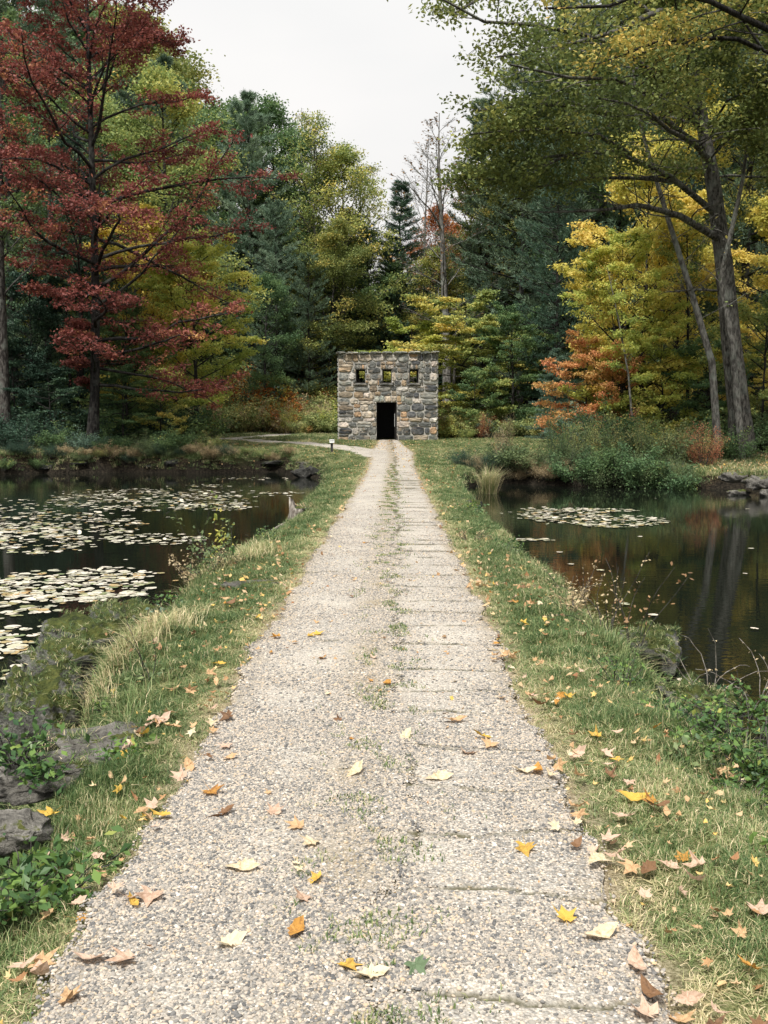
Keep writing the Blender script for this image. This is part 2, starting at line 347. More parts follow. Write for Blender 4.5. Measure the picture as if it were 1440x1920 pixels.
# ------------------------------------------------------------------ ground
def axis(*segs):
    out = []
    for a, b, st in segs: out += list(np.arange(a, b, st))
    return np.array(out)
def grid_faces(nx, ny):
    i = np.arange(ny-1)[:, None]*nx + np.arange(nx-1)[None]
    i = i.ravel(); return np.stack([i, i+1, i+1+nx, i+nx], 1)
gx = axis((-400, -100, 60), (-100, -30, 5), (-30, -6, .5), (-6, -3.2, .2), (-3.2, 3.2, .09), (3.2, 6, .2), (6, 30, .5), (30, 100, 5), (100, 401, 60))
gy = axis((-300, -20, 40), (-20, 1, 1), (1, 12, .1), (12, 30, .2), (30, 60, .3), (60, 100, 1), (100, 200, 5), (200, 901, 70))
X, Y = np.meshgrid(gx, gy); Z = height(X, Y)
S = sd_land(X, Y)
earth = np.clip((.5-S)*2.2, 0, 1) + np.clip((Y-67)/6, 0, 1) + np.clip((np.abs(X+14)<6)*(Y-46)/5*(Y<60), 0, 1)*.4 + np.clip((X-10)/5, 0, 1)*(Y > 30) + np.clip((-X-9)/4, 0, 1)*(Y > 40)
off = np.abs(X-path_c(Y))-path_h(Y)
edge = np.clip(1-off/.22, 0, 1)*(Y < 60)
g = link('ground', make_mesh('ground', np.stack([X, Y, Z], -1).reshape(-1, 3), grid_faces(len(gx), len(gy)), {'earth': np.clip(earth, 0, 1.2).ravel(), 'wet_shade': np.clip((.42-S)*6, 0, 1).ravel(), 'edge': edge.ravel()}, True), mat=M['ground'])
tag(g, kind='structure')
wv = np.array([[-75, -30, WZ], [75, -30, WZ], [75, 56, WZ], [-75, 56, WZ]])
tag(link('pond_water', make_mesh('pond_water', wv, np.array([[0, 1, 2, 3]])), mat=M['water']), kind='structure')

# ------------------------------------------------------------------ the gravel path
pys = axis((.5, 2, .1), (2, 6.5, .016), (6.5, 11, .04), (11, 24, .12), (24, 61, .4))
us = np.linspace(-1, 1, 96)
U, YY = np.meshgrid(us, pys)
rag = .02*wave(YY*0, YY, .5, 11)+.03*wave(YY*0+5, YY, 1.7, 12)
ragr = .02*wave(YY*0, YY, .5, 13)+.03*wave(YY*0+5, YY, 1.7, 14)
half = path_h(YY)
PX = path_c(YY) + U*half + np.where(U < 0, rag, ragr)*np.abs(U)
lat = PX - path_c(YY)
# slab joints across the right half, one wandering crack lengthways
rj = np.random.default_rng(5)
jy, yv = [], 1.2
while yv < 34: jy.append(yv); yv += rj.uniform(.42, .72)*(1+yv*.01)
jy = np.array(jy)
warp = .03*wave(PX, YY, .8, 21)+.010*wave(PX, YY, .22, 22)
dj = np.abs(YY[..., None]+warp[..., None]-jy).min(-1)
wid = .007+.0017*YY
tr = np.exp(-(dj/wid)**2)*np.clip((lat-.0)/.12, 0, 1)*(.45+.55*(wave(PX, YY, .5, 23) > -.3))
xl_c = .12+.07*wave(YY, YY*0, 1.6, 24)+.03*wave(YY, YY*0, .4, 25)
lc = np.exp(-((lat-xl_c)/wid)**2)*.9*(wave(PX*0, YY, .8, 26) > -.5)
d2 = np.abs(YY[..., None]+warp[..., None]*1.5-jy[::5]-.2).min(-1)
tl = np.exp(-(d2/(wid*.8))**2)*np.clip(-lat/.15, 0, 1)*(wave(PX, YY, .5, 27) > .1)
crack = np.clip(tr+lc+tl, 0, 1)
dirt = np.exp(-((lat+.05)/.16)**2)*.75 + np.clip((np.abs(U)-.82)/.18, 0, 1)*.9
PZ = height(PX, YY)*0 + ramp(PX, YY) + .006 + .004*wave(PX, YY, .6, 28) - .009*crack + .012*np.sqrt(np.clip(1-U**2, 0, 1))
PZ = PZ - .012*(np.abs(U) > .985)
p = link('gravel_path', make_mesh('gravel_path', np.stack([PX, YY, PZ], -1).reshape(-1, 3), grid_faces(len(us), len(pys)), {'crack': crack.ravel(), 'dirt': dirt.ravel()}, True), mat=M['gravel'])
tag(p, kind='structure')
def drape(name, pts, wid, lift=.02):
    P = np.array(pts, float); s = np.concatenate([[0], np.cumsum(np.linalg.norm(np.diff(P, axis=0), axis=1))])
    q = np.linspace(0, s[-1], int(s[-1]/.3)+2); C = np.stack([np.interp(q, s, P[:, 0]), np.interp(q, s, P[:, 1])], 1)
    k = np.array([1, 2, 3, 2, 1.])/9
    for _ in range(6): C[2:-2] = np.stack([np.convolve(C[:, j], k, 'valid') for j in (0, 1)], 1)
    T = np.gradient(C, axis=0); T /= np.linalg.norm(T, axis=1)[:, None]; Nn = np.stack([-T[:, 1], T[:, 0]], 1)
    w = np.linspace(-1, 1, 9); ed = wid*(1+.12*wave(q, q*0, 2.0, 31))
    G = C[:, None]+Nn[:, None]*(w[None, :, None]*ed[:, None, None]/2)
    z = height(G[..., 0], G[..., 1])+lift - .03*(np.abs(w) > .99)
    V = np.concatenate([G, z[..., None]], -1).reshape(-1, 3)
    o = link(name, make_mesh(name, V, grid_faces(9, len(q)), None, True), mat=M['gravel']); tag(o, kind='structure'); return C
c1 = drape('side_path', [(-.5, 43), (-.9, 46), (-2.3, 50.5), (-4.3, 54.6), (-7.1, 58), (-10.7, 61.5), (-14.8, 66), (-22, 73)], 2.0)
c2 = drape('back_path', [(-2.2, 78), (-4.2, 75.5), (-7.1, 71.4), (-9.6, 65), (-10.9, 62)], 1.9, .024)

# ------------------------------------------------------------------ plants: growing branches
def nrm(a): return a/np.maximum(np.linalg.norm(a, axis=-1, keepdims=True), 1e-9)
def grow(rng, p0, d0, L, m, wob=.12, up=0., droop=0.):
    n = len(p0); P = np.zeros((n, m+1, 3)); P[:, 0] = p0; d = nrm(d0)
    for i in range(m):
        d = nrm(d + rng.normal(0, wob, (n, 3)) + np.array([0, 0, 1])*(up-droop*(i/m))/m)
        P[:, i+1] = P[:, i] + d*(L/m)[:, None]
    return P
def tubes(P, Rr, k):
    n, m, _ = P.shape; T = nrm(np.gradient(P, axis=1))
    ref = np.where(np.abs(T[:, :1, 2:3]) > .8, np.array([1., .1, 0]), np.array([0, .1, 1.]))
    u = nrm(np.cross(T, np.broadcast_to(ref, T.shape))); v = np.cross(T, u)
    a = np.arange(k)*2*math.pi/k
    V = P[:, :, None]+Rr[:, :, None, None]*(np.cos(a)[:, None]*u[:, :, None]+np.sin(a)[:, None]*v[:, :, None])
    b = (np.arange(n)*m*k)[:, None, None] + (np.arange(m-1)*k)[None, :, None]
    j = np.arange(k); j2 = (j+1) % k
    Fq = np.stack(np.broadcast_arrays(b+j, b+j2, b+k+j2, b+k+j), -1).reshape(-1, 4)
    return V.reshape(-1, 3), Fq
class Acc:
    def __init__(s): s.V = []; s.F = []; s.n = 0
    def add(s, V, Fq): s.V.append(V); s.F.append(Fq+s.n); s.n += len(V)
    def mesh(s, name): return make_mesh(name, np.concatenate(s.V), np.concatenate(s.F), None, True)
def along(P, sp):
    "positions and tangents at parameters sp (n,c) of curves P (n,m,3)"
    n, m, _ = P.shape; f = np.clip(sp, 0, .9999)*(m-1); i = f.astype(int); w = (f-i)[..., None]
    r = np.arange(n)[:, None]; a, b = P[r, i], P[r, i+1]
    return a*(1-w)+b*w, nrm(b-a)
def kids(rng, P, L, c, s0, s1, ang, zj=.15, flat=.5):
    n = len(P); sp = s0+(s1-s0)*(np.arange(c)[None]+rng.uniform(.1, .9, (n, c)))/c
    pos, tan = along(P, sp)
    sgn = np.where((np.arange(c)[None]+rng.integers(0, 2, (n, 1))) % 2, 1, -1)*np.ones((n, c))
    a = sgn*rng.uniform(ang*.7, ang*1.25, (n, c)); ca, sa = np.cos(a), np.sin(a)
    d = np.stack([tan[..., 0]*ca-tan[..., 1]*sa, tan[..., 0]*sa+tan[..., 1]*ca, tan[..., 2]*flat+rng.normal(.05, zj, (n, c))], -1)
    return pos.reshape(-1, 3), nrm(d).reshape(-1, 3), (L[:, None]*(1.05-.75*sp)).reshape(-1), sp
def leaves(rng, A, k, spread, fl, size, asp=.62, up=.9, vr=None, jit=.35):
    "k leaves round each anchor: folded four-cornered blades"
    n = len(A)*k; c = np.repeat(A, k, 0)+rng.normal(0, 1, (n, 3))*np.array([spread, spread, spread*fl])
    N = nrm(rng.normal(0, 1, (n, 3))+np.array([0, 0, up*1.6])); T = nrm(np.cross(N, rng.normal(0, 1, (n, 3)))); B = np.cross(N, T)
    s = size*rng.uniform(.65, 1.3, n)[:, None]
    tip = T*s*.5; tip2 = tip.copy(); tip2[:, 2] -= s[:, 0]*.14
    V = np.stack([c-tip, c+B*s*asp*.5-N*s*.06, c+tip2, c-B*s*asp*.5-N*s*.06], 1).reshape(-1, 3)
    Fq = np.arange(n*4).reshape(n, 4)
    va = np.repeat(vr if vr is not None else rng.uniform(0, 1, len(A)), k)
    v = np.clip(va*(1-jit)+rng.uniform(0, 1, n)*jit, 0, 1)
    return V, Fq, np.repeat(v, 4)
def needles(rng, A, D, k, ln, w, vr, spread=.06):
    "tufts of thin needles pointing along D with scatter"
    n = len(A)*k; c = np.repeat(A, k, 0)+rng.normal(0, spread, (n, 3)); d = nrm(np.repeat(D, k, 0)+rng.normal(0, .6, (n, 3)))
    side = nrm(np.cross(d, rng.normal(0, 1, (n, 3)))); L = ln*rng.uniform(.7, 1.25, n)[:, None]
    V = np.stack([c-side*w*.5, c+side*w*.5, c+d*L], 1).reshape(-1, 3)
    v = np.clip(np.repeat(vr, k)*.65+rng.uniform(0, 1, n)*.35, 0, 1)
    return V, np.arange(n*3).reshape(n, 3), np.repeat(v, 3)

def broadleaf(name, seed, H, hb, nprim, lenf, elev, r0, trunk=None, sec=8, ter=4, lk=5, lsize=.16, spread=.16, bare_base=.25,
              limbs=(), vfun=None, anchors=(.35, .65, 1.), wob=.13, droop=.15, fl=.45, secl=.42, terl=.38, azb=None, sparse=1.0, top_split=False, extra_dead=()):
    rng = np.random.default_rng(seed); T = Acc()
    if trunk is None:
        m = 14; zz = np.linspace(0, H, m)
        tp = np.stack([.025*H*np.sin(zz/H*3+seed)*zz/H+rng.normal(0, .03, m)*(zz > 0), .02*H*np.cos(zz/H*2.3+seed)*zz/H, zz], 1)
        tr_ = r0*np.clip(1-zz/H, .04, 1)**.8; tr_[0] *= 1.35
    else:
        tp, tr_ = trunk
    V, Fq = tubes(tp[None], tr_[None], 10); T.add(V, Fq)
    # primaries
    n = nprim; z = np.sort(hb+(H*.97-hb)*(np.arange(n)+rng.uniform(0, 1, n))/n); t = (z-hb)/(H-hb)
    az = np.arange(n)*2.4+rng.normal(0, .35, n)
    L = lenf(z, az)*rng.uniform(.75, 1.12, n)
    base = np.stack([np.interp(z, tp[:, 2], tp[:, i]) for i in range(3)], 1)
    e = elev(t)+rng.normal(0, .1, n)
    D = np.stack([np.cos(az)*np.cos(e), np.sin(az)*np.cos(e), np.sin(e)], 1)
    m = 7; P1 = grow(rng, base, D, L, m, wob, .15, droop)
    for lb in limbs:
        q = np.array(lb, float); s = np.concatenate([[0], np.cumsum(np.linalg.norm(np.diff(q[:, :3], axis=0), axis=1))])
        u = np.linspace(0, s[-1], m+1); c = np.stack([np.interp(u, s, q[:, i]) for i in range(3)], 1)
        c[1:] += rng.normal(0, .06, (m, 3))
        P1 = np.concatenate([P1, c[None]]); L = np.concatenate([L, [s[-1]]])
    n = len(P1)
    rb = np.clip(L*.012, .010, .15); R1 = rb[:, None]*np.linspace(1, .22, m+1)[None]
    V, Fq = tubes(P1, R1, 5); T.add(V, Fq)
    p2, d2, L2, s2 = kids(rng, P1, L*secl, sec, bare_base, .98, .85)
    keep = (L2 > .25)*(rng.uniform(0, 1, len(L2)) < sparse); p2, d2, L2 = p2[keep], d2[keep], L2[keep]
    P2 = grow(rng, p2, d2, L2, 4, wob, .12, droop); V, Fq = tubes(P2, (L2*.011+.004)[:, None]*np.linspace(1, .3, 5)[None], 3); T.add(V, Fq)
    pc_ = np.repeat(rng.normal(.5, .3, len(P1)), sec)[keep]; cl = np.clip(.6*pc_+.4*rng.normal(.5, .4, len(P2)), 0, 1)
    p3, d3, L3, s3 = kids(rng, P2, np.maximum(L2*terl, .3), ter, .2, 1, .8)
    P3 = grow(rng, p3, d3, L3, 2, wob*1.3, .05, droop*.5); V, Fq = tubes(P3, np.full((len(P3), 3), .006)*np.array([1.3, 1, .6]), 3); T.add(V, Fq)
    cl3 = np.repeat(cl, ter)
    A = np.concatenate([along(P3, np.full((len(P3), 1), s))[0][:, 0] for s in anchors]+[along(P2, np.full((len(P2), 1), s))[0][:, 0] for s in (.7, 1.)])
    C = np.concatenate([cl3]*len(anchors)+[cl]*2)
    for q in extra_dead:
        q = np.array(q, float); s = np.concatenate([[0], np.cumsum(np.linalg.norm(np.diff(q, axis=0), axis=1))]); u = np.linspace(0, s[-1], 8)
        c = np.stack([np.interp(u, s, q[:, i]) for i in range(3)], 1)[None]; Lq = np.array([s[-1]])
        V, Fq = tubes(c, np.linspace(max(.02, s[-1]*.016), .02, 8)[None], 6); T.add(V, Fq)
        a, b, l_, _ = kids(rng, c, Lq*.34, 14, .2, 1, .7); Q = grow(rng, a, b, l_, 5, .22, .2); V, Fq = tubes(Q, (l_*.011+.006)[:, None]*np.linspace(1, .3, 6)[None], 3); T.add(V, Fq)
        a, b, l_, _ = kids(rng, Q, l_*.45, 6, .2, 1, .7); Q = grow(rng, a, b, l_, 4, .25, .2); V, Fq = tubes(Q, np.full((len(Q), 5), .009)*np.linspace(1.2, .5, 5), 3); T.add(V, Fq)
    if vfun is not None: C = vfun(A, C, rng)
    if callable(sparse): pass
    out = dict(name=name, H=H, trunk=T.mesh(name+'_trunk'))
    if lk > 0:
        V, Fq, v = leaves(rng, A, lk, spread, fl, lsize, vr=C)
        out['crown'] = make_mesh(name+'_crown', V, Fq, {'v': v})
    elif lk < 0:
        A = A[rng.uniform(0, 1, len(A)) < -lk]
        V, Fq, v = leaves(rng, A, 1, spread, fl, lsize); out['crown'] = make_mesh(name+'_crown', V, Fq, {'v': v})
    return out
def conifer(name, seed, H, hb, gap, per, lenf, e0, droop, tipup, nk=12, ln=.24, w=.035, sec=9, secl=.33, r0=.28, anchors=(.3, .65, 1.), dead=True):
    rng = np.random.default_rng(seed); T = Acc(); m = 12; zz = np.linspace(0, H, m)
    tp = np.stack([rng.normal(0, .05, m)*(zz > 0), rng.normal(0, .05, m)*(zz > 0), zz], 1); V, Fq = tubes(tp[None], (r0*np.clip(1-zz/H, .03, 1))[None], 8); T.add(V, Fq)
    zs = np.arange(hb, H-.15, gap); z = np.repeat(zs, per)+rng.normal(0, gap*.2, len(zs)*per); z = np.clip(z, hb*.6, H-.1)
    az = np.repeat(rng.uniform(0, 6.28, len(zs)), per)+np.tile(np.arange(per)*6.283/per, len(zs))+rng.normal(0, .3, len(z))
    t = (z-hb)/(H-hb); L = np.maximum(lenf(t)*rng.uniform(.6, 1.15, len(z)), .25); e = e0(t)+rng.normal(0, .08, len(z))
    base = np.stack([z*0, z*0, z], 1); D = np.stack([np.cos(az)*np.cos(e), np.sin(az)*np.cos(e), np.sin(e)], 1)
    P1 = grow(rng, base, D, L, 6, .07, tipup, droop); V, Fq = tubes(P1, (L*.012+.008)[:, None]*np.linspace(1, .2, 7)[None], 4); T.add(V, Fq)
    if dead:
        nd_ = 14; zd = rng.uniform(hb*.25, hb, nd_); a = rng.uniform(0, 6.28, nd_); P = grow(rng, np.stack([zd*0, zd*0, zd], 1), np.stack([np.cos(a), np.sin(a), a*0-.1], 1), rng.uniform(.6, 2.2, nd_), 4, .1); V, Fq = tubes(P, np.full((nd_, 5), .012), 3); T.add(V, Fq)
    p2, d2, L2, _ = kids(rng, P1, np.maximum(L*secl, .22), sec, .22, 1, .75, .1, .6)
    P2 = grow(rng, p2, d2, L2, 3, .08, tipup*.5); V, Fq = tubes(P2, np.full((len(P2), 4), .008), 3); T.add(V, Fq)
    cl = np.repeat(np.clip(rng.normal(.5, .22, len(P1)), 0, 1), sec); As = []; Ds = []; Cs = []
    for s in anchors:
        a, tn = along(P2, np.full((len(P2), 1), s)); As.append(a[:, 0]); Ds.append(tn[:, 0]+np.array([0, 0, .25])); Cs.append(cl)
    V, Fq, v = needles(rng, np.concatenate(As), np.concatenate(Ds), nk, ln, w, np.concatenate(Cs))
    return dict(name=name, H=H, trunk=T.mesh(name+'_trunk'), crown=make_mesh(name+'_crown', V, Fq, {'v': v}))
def shrub(name, seed, H, Rr, stems=26, lk=7, lsize=.09, spread=.10, branches=7, asp=.5, fl=.9):
    rng = np.random.default_rng(seed); T = Acc(); a = rng.uniform(0, 6.28, stems); rr = np.sqrt(rng.uniform(0, 1, stems))
    base = np.stack([np.cos(a)*rr*Rr*.35, np.sin(a)*rr*Rr*.35, a*0-.08], 1)
    D = np.stack([np.cos(a)*rr*Rr/H, np.sin(a)*rr*Rr/H, a*0+1], 1); L = H*rng.uniform(.55, 1.15, stems)*(1.1-.25*rr)
    P1 = grow(rng, base, D, L, 6, .12, 0, .35); V, Fq = tubes(P1, (.006+.006*L)[:, None]*np.linspace(1, .3, 7)[None], 4); T.add(V, Fq)
    p2, d2, L2, _ = kids(rng, P1, L*.36, branches, .15, 1, .8, .3, .8); P2 = grow(rng, p2, d2, L2, 3, .2, .2); V, Fq = tubes(P2, np.full((len(P2), 4), .004), 3); T.add(V, Fq)
    cl = np.repeat(np.clip(rng.normal(.45, .25, stems), 0, 1), branches)
    A = np.concatenate([along(P2, np.full((len(P2), 1), s))[0][:, 0] for s in (.3, .65, 1.)]+[P1[:, -1], P1[:, -2]]); C = np.concatenate([cl]*3+[cl[::branches]]*2)
    V, Fq, v = leaves(rng, A, lk, spread, fl, lsize, asp, .6, C)
    return dict(name=name, H=H, trunk=T.mesh(name+'_stem'), crown=make_mesh(name+'_foliage', V, Fq, {'v': v}), stem='stems', leaf='foliage')

def put(pr, x, y, s=1., rz=0., label=None, cat='tree', group=None, leaf='green', bark='bark_dark', name='tree', sz=1.0, z=None):
    e = empty(name, (x, y, (hz(x, y) if z is None else z)-.04*s), rz, s); e.scale = (s, s, s*sz)
    link(pr.get('stem', 'trunk'), pr['trunk'], e, M[bark])
    if 'crown' in pr: link(pr.get('leaf', 'crown'), pr['crown'], e, M[leaf])
    return tag(e, label, cat, group)
def tree_at(pr, px, d, top, label, leaf, bark='bark_dark', group=None, name='tree', wide=1.0, rz=None, cat='tree'):
    x = float(at(px, 800, d)[0]); zt = float(at(px, top, d)[2]); g_ = hz(x, d); h = (zt-g_)/pr['H']; sc = h*wide
    if rz is None: rz = (px*7.13+d) % 6.28
    e = put(pr, x, d, sc, rz, label, cat, group, leaf, bark, name, h/sc); return e

# ------------------------------------------------------------------ prototypes
def el(a, b): return lambda t: a+(b-a)*t
def dome(Rm, H, hb, lo=.55):                       # crown radius over height
    def f(z, az):
        t = np.clip((z-hb)/(H-hb), 0, 1); return Rm*np.interp(t, [0, .2, .5, .8, 1], [lo, .9, 1, .62, .12])
    return f
PR = {}
PR['tall'] = broadleaf('tall_broadleaf', 1, 20, 5, 40, dome(5.6, 20, 5), el(.15, .95), .24, lk=6, lsize=.18, spread=.38, wob=.18)
PR['tall2'] = broadleaf('tall_broadleaf_b', 2, 20, 3, 44, dome(5.6, 20, 3, .7), el(.1, .95), .22, lk=6, lsize=.18, spread=.38, wob=.18)
PR['airy'] = broadleaf('airy_broadleaf', 3, 20, 6, 26, dome(5.0, 20, 6), el(.4, 1.1), .2, lk=3, lsize=.16, spread=.34, sparse=.8, wob=.18)
PR['bushy'] = broadleaf('bushy_broadleaf', 4, 12, 1.2, 34, dome(4.6, 12, 1.2, .9), el(.1, .9), .15, lk=7, lsize=.16, spread=.17)
PR['small'] = broadleaf('small_tree', 5, 6, .7, 24, dome(2.9, 6, .7, .9), el(.1, .7), .07, sec=7, lk=6, lsize=.13, spread=.14, droop=.25)
PR['small2'] = broadleaf('small_tree_b', 6, 6, 1.0, 20, dome(2.6, 6, 1.0, .8), el(.2, .9), .06, sec=7, lk=5, lsize=.13, spread=.14)
PR['layered'] = broadleaf('layered_tree', 7, 6.5, 1.0, 18, dome(3.8, 6.5, 1.0, .9), el(.02, .4), .09, sec=9, ter=4, lk=8, lsize=.13, spread=.15, droop=.1, fl=.16)
PR['bare'] = broadleaf('bare_tree', 8, 20, 5, 26, dome(3.6, 20, 5, .7), el(.8, 1.25), .22, sec=9, ter=5, lk=-.10, lsize=.16, wob=.1, terl=.5, secl=.5)
PR['pine'] = conifer('white_pine', 9, 24, 6, .85, 5, lambda t: 4.2*np.interp(t, [0, .25, .6, .85, 1], [.85, 1, .8, .5, .15]), lambda t: .05+.35*t, .25, .5, nk=15, ln=.3, w=.045)
PR['pine2'] = conifer('white_pine_b', 10, 24, 3, .95, 5, lambda t: 4.8*np.interp(t, [0, .3, .7, .9, 1], [.9, 1, .7, .45, .12]), lambda t: 0+.4*t, .3, .5, nk=13, ln=.3, w=.045)
PR['spruce'] = conifer('spruce', 11, 18, 1.2, .5, 6, lambda t: 3.6*(1-t)**.85+.15, lambda t: -.05+.3*t, .35, .45, nk=8, ln=.2, w=.04, sec=8, r0=.2, anchors=(.4, .9), dead=False)
PR['hemlock'] = conifer('hemlock', 12, 10, .5, .42, 6, lambda t: 3.3*(1-t)**.7+.1, lambda t: .1+0*t, .6, .1, nk=9, ln=.13, w=.05, sec=10, r0=.12, anchors=(.25, .6, 1.), dead=False)
PR['shrub'] = shrub('shrub', 13, 1.8, 1.2)
PR['shrub2'] = shrub('shrub_b', 14, 2.0, 1.0, lsize=.07, lk=8, spread=.12, asp=.35)
PR['shrub3'] = shrub('shrub_c', 15, 1.5, 1.7, stems=40, lsize=.10, lk=8)

PR['bankshrub'] = shrub('shrub_d', 16, 2.2, 1.7, stems=46, lsize=.065, lk=9, spread=.16, branches=8, asp=.6)
# red maple: long, layered, drooping boughs, fuller on the side over the water
def rm_len(z, az):
    r = np.interp(z, [2.4, 3.6, 6, 9, 12, 16, 19, 22, 25, 27], [5.4, 7.2, 8.9, 9.0, 8.6, 7.6, 6.3, 5.0, 3.3, 1.5])
    low = np.clip((8.5-z)/2.5, 0, 1)*np.clip(-np.cos(az)*3+.3, 0, 1)
    return r*(1-.3*np.clip(-np.cos(az), 0, 1))*(1-.72*low)
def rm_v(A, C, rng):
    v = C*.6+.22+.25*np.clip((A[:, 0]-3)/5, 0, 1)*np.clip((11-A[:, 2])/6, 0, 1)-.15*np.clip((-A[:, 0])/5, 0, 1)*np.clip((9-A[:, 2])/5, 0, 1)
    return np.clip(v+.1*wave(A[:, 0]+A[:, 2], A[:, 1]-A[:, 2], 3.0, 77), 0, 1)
zz = np.linspace(0, 27.5, 12)
MX, MY = float(at(172, 835, 48)[0]), 48.0
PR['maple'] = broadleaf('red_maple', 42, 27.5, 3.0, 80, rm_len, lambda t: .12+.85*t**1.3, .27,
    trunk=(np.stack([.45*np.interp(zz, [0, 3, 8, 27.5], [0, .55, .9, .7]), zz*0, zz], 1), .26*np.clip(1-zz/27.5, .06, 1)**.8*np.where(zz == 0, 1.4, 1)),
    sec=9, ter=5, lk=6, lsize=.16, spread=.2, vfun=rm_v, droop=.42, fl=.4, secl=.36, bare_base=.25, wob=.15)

# ------------------------------------------------------------------ trees that stand out
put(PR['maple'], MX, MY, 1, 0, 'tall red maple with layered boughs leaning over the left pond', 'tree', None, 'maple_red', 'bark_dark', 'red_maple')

# oak on the right bank with limbs sweeping left
OX, OY = float(at(1388, 820, 42)[0]), 42.0; OZ = hz(OX, OY)
def rel(pts, ox, oy, oz): return [tuple(at(a, b, c)-np.array([ox, oy, oz])) for a, b, c in pts]
tk = np.array(rel([(1392, 845, 42), (1386, 770, 42), (1372, 650, 42), (1358, 500, 42), (1338, 350, 42), (1312, 200, 42), (1292, 60, 42), (1276, -80, 42), (1266, -200, 42)], OX, OY, OZ))
oak_limbs = [rel(p, OX, OY, OZ) for p in (
    [(1340, 400, 42), (1265, 340, 40), (1180, 288, 38), (1080, 285, 36), (940, 300, 35)],
    [(1318, 250, 42), (1275, 185, 41), (1222, 135, 39), (1150, 75, 37), (1040, 50, 35), (905, 40, 33), (800, -20, 32)],
    [(1322, 280, 42), (1240, 220, 39), (1140, 215, 37), (1010, 190, 35), (900, 200, 34)],
    [(1300, 120, 42), (1220, 20, 40), (1100, -40, 37), (960, -30, 35), (850, 20, 34)],
    [(1310, 200, 42), (1230, 180, 36), (1180, 160, 33), (1060, 130, 31), (960, 120, 30)],
    [(1330, 300, 42), (1290, 260, 37), (1200, 200, 33), (1120, 180, 31)],
    [(1300, 130, 42), (1360, 60, 39), (1430, 40, 37), (1520, 20, 35)],
    [(1320, 240, 42), (1380, 180, 40), (1450, 150, 38), (1540, 140, 37)],
    [(1180, 288, 38), (1110, 250, 36), (1000, 240, 34), (880, 250, 33)],
    [(1080, 285, 36), (990, 330, 35), (900, 340, 34), (840, 330, 34)],
    [(1150, 215, 37), (1060, 190, 36), (960, 230, 35), (890, 300, 35)], [(1260, 340, 40), (1160, 330, 38), (1060, 345, 37), (960, 370, 36)],
    [(1240, 20, 40), (1150, 60, 36), (1050, 90, 34), (930, 110, 33)],
)]
dead = [rel(p, OX, OY, OZ) for p in ([(1352, 450, 42), (1270, 402, 40), (1195, 384, 38), (1120, 396, 37), (1010, 398, 36)], [(1345, 545, 42), (1300, 543, 41), (1245, 548, 40)])]
PR['oak'] = broadleaf('oak', 50, 23, 11.5, 26, lambda z, az: 5.5*np.interp(z, [11, 15, 20, 23], [1, 1, .7, .3]), el(.3, 1.0), .45,
    trunk=(tk, np.array([.60, .47, .42, .37, .31, .25, .18, .11, .05])), limbs=oak_limbs, sec=15, ter=5, lk=8, lsize=.165, spread=.27, secl=.3, terl=.45, bare_base=.25, fl=.7,
    extra_dead=dead, wob=.16)
e = put(PR['oak'], OX, OY, 1, 0, 'big oak with thick grey trunk and limbs sweeping left over the right pond', 'tree', None, 'olive', 'bark_grey', 'oak_tree', z=OZ+.04)
# second oak just outside the frame on the right
QX, QY = float(at(1580, 820, 36)[0]), 36.0; QZ = hz(QX, QY)
tk2 = np.array(rel([(1590, 850, 36), (1570, 500, 36), (1540, 200, 36), (1525, 0, 36), (1510, -200, 36)], QX, QY, QZ))
ql = [rel(p, QX, QY, QZ) for p in ([(1545, 260, 36), (1480, 120, 35), (1425, 92, 34), (1400, 55, 34), (1382, -10, 34), (1370, -90, 34)],
    [(1425, 92, 34), (1395, 68, 34), (1330, 74, 33), (1250, 72, 33), (1190, 92, 32), (1120, 120, 31)],
    [(1535, 150, 36), (1450, 60, 33), (1350, 10, 31), (1230, -20, 30), (1120, 20, 29), (1020, 10, 29)],
    [(1530, 100, 36), (1460, 0, 33), (1380, -60, 31), (1260, -80, 30)])]
PR['oak2'] = broadleaf('oak_b', 51, 20, 10, 14, lambda z, az: 4.5+0*z, el(.4, 1.0), .4, trunk=(tk2, np.array([.5, .42, .3, .2, .1])), limbs=ql, sec=12, ter=5, lk=7, lsize=.16, spread=.27, secl=.3, terl=.45, fl=.7, wob=.16)
put(PR['oak2'], QX, QY, 1, 0, 'olive green oak whose branches enter at the upper right corner', 'tree', None, 'olive', 'bark_dark', 'oak_tree', z=QZ+.04)

def slim(pts, r, label, bark, seed, leafy=-.08, nprim=16, plen=2.2, leaf='gold_green', name='slender_tree'):
    x, y = float(at(pts[0][0], 800, pts[0][2])[0]), pts[0][2]; z0 = hz(x, y)
    tk_ = np.array(rel(pts, x, y, z0)); tk_[0] = (tk_[0, 0], tk_[0, 1], -.1); H = tk_[-1, 2]
    pr = broadleaf(name, seed, H, H*.35, nprim, lambda z, az: plen*np.interp(z/H, [.35, .7, 1], [1, .9, .4]), el(.5, 1.1), r, trunk=(tk_, np.linspace(r, r*.25, len(tk_))), sec=6, ter=4, lk=leafy, lsize=.15)
    return put(pr, x, y, 1, 0, label, 'tree', None, leaf, bark, name, z=z0+.04)
slim([(1350, 800, 41), (1335, 680, 41), (1300, 560, 41), (1262, 440, 41), (1228, 330, 41), (1200, 230, 41), (1186, 120, 41)], .17, 'slender pale trunk leaning left in front of the big oak', 'bark_pale', 60)
slim([(1395, 800, 40.6), (1372, 640, 40.8), (1352, 520, 41), (1372, 430, 40), (1392, 340, 40), (1412, 190, 40), (1425, 40, 40)], .15, 'thin silver birch stem rising right of the big oak', 'bark_pale', 61)
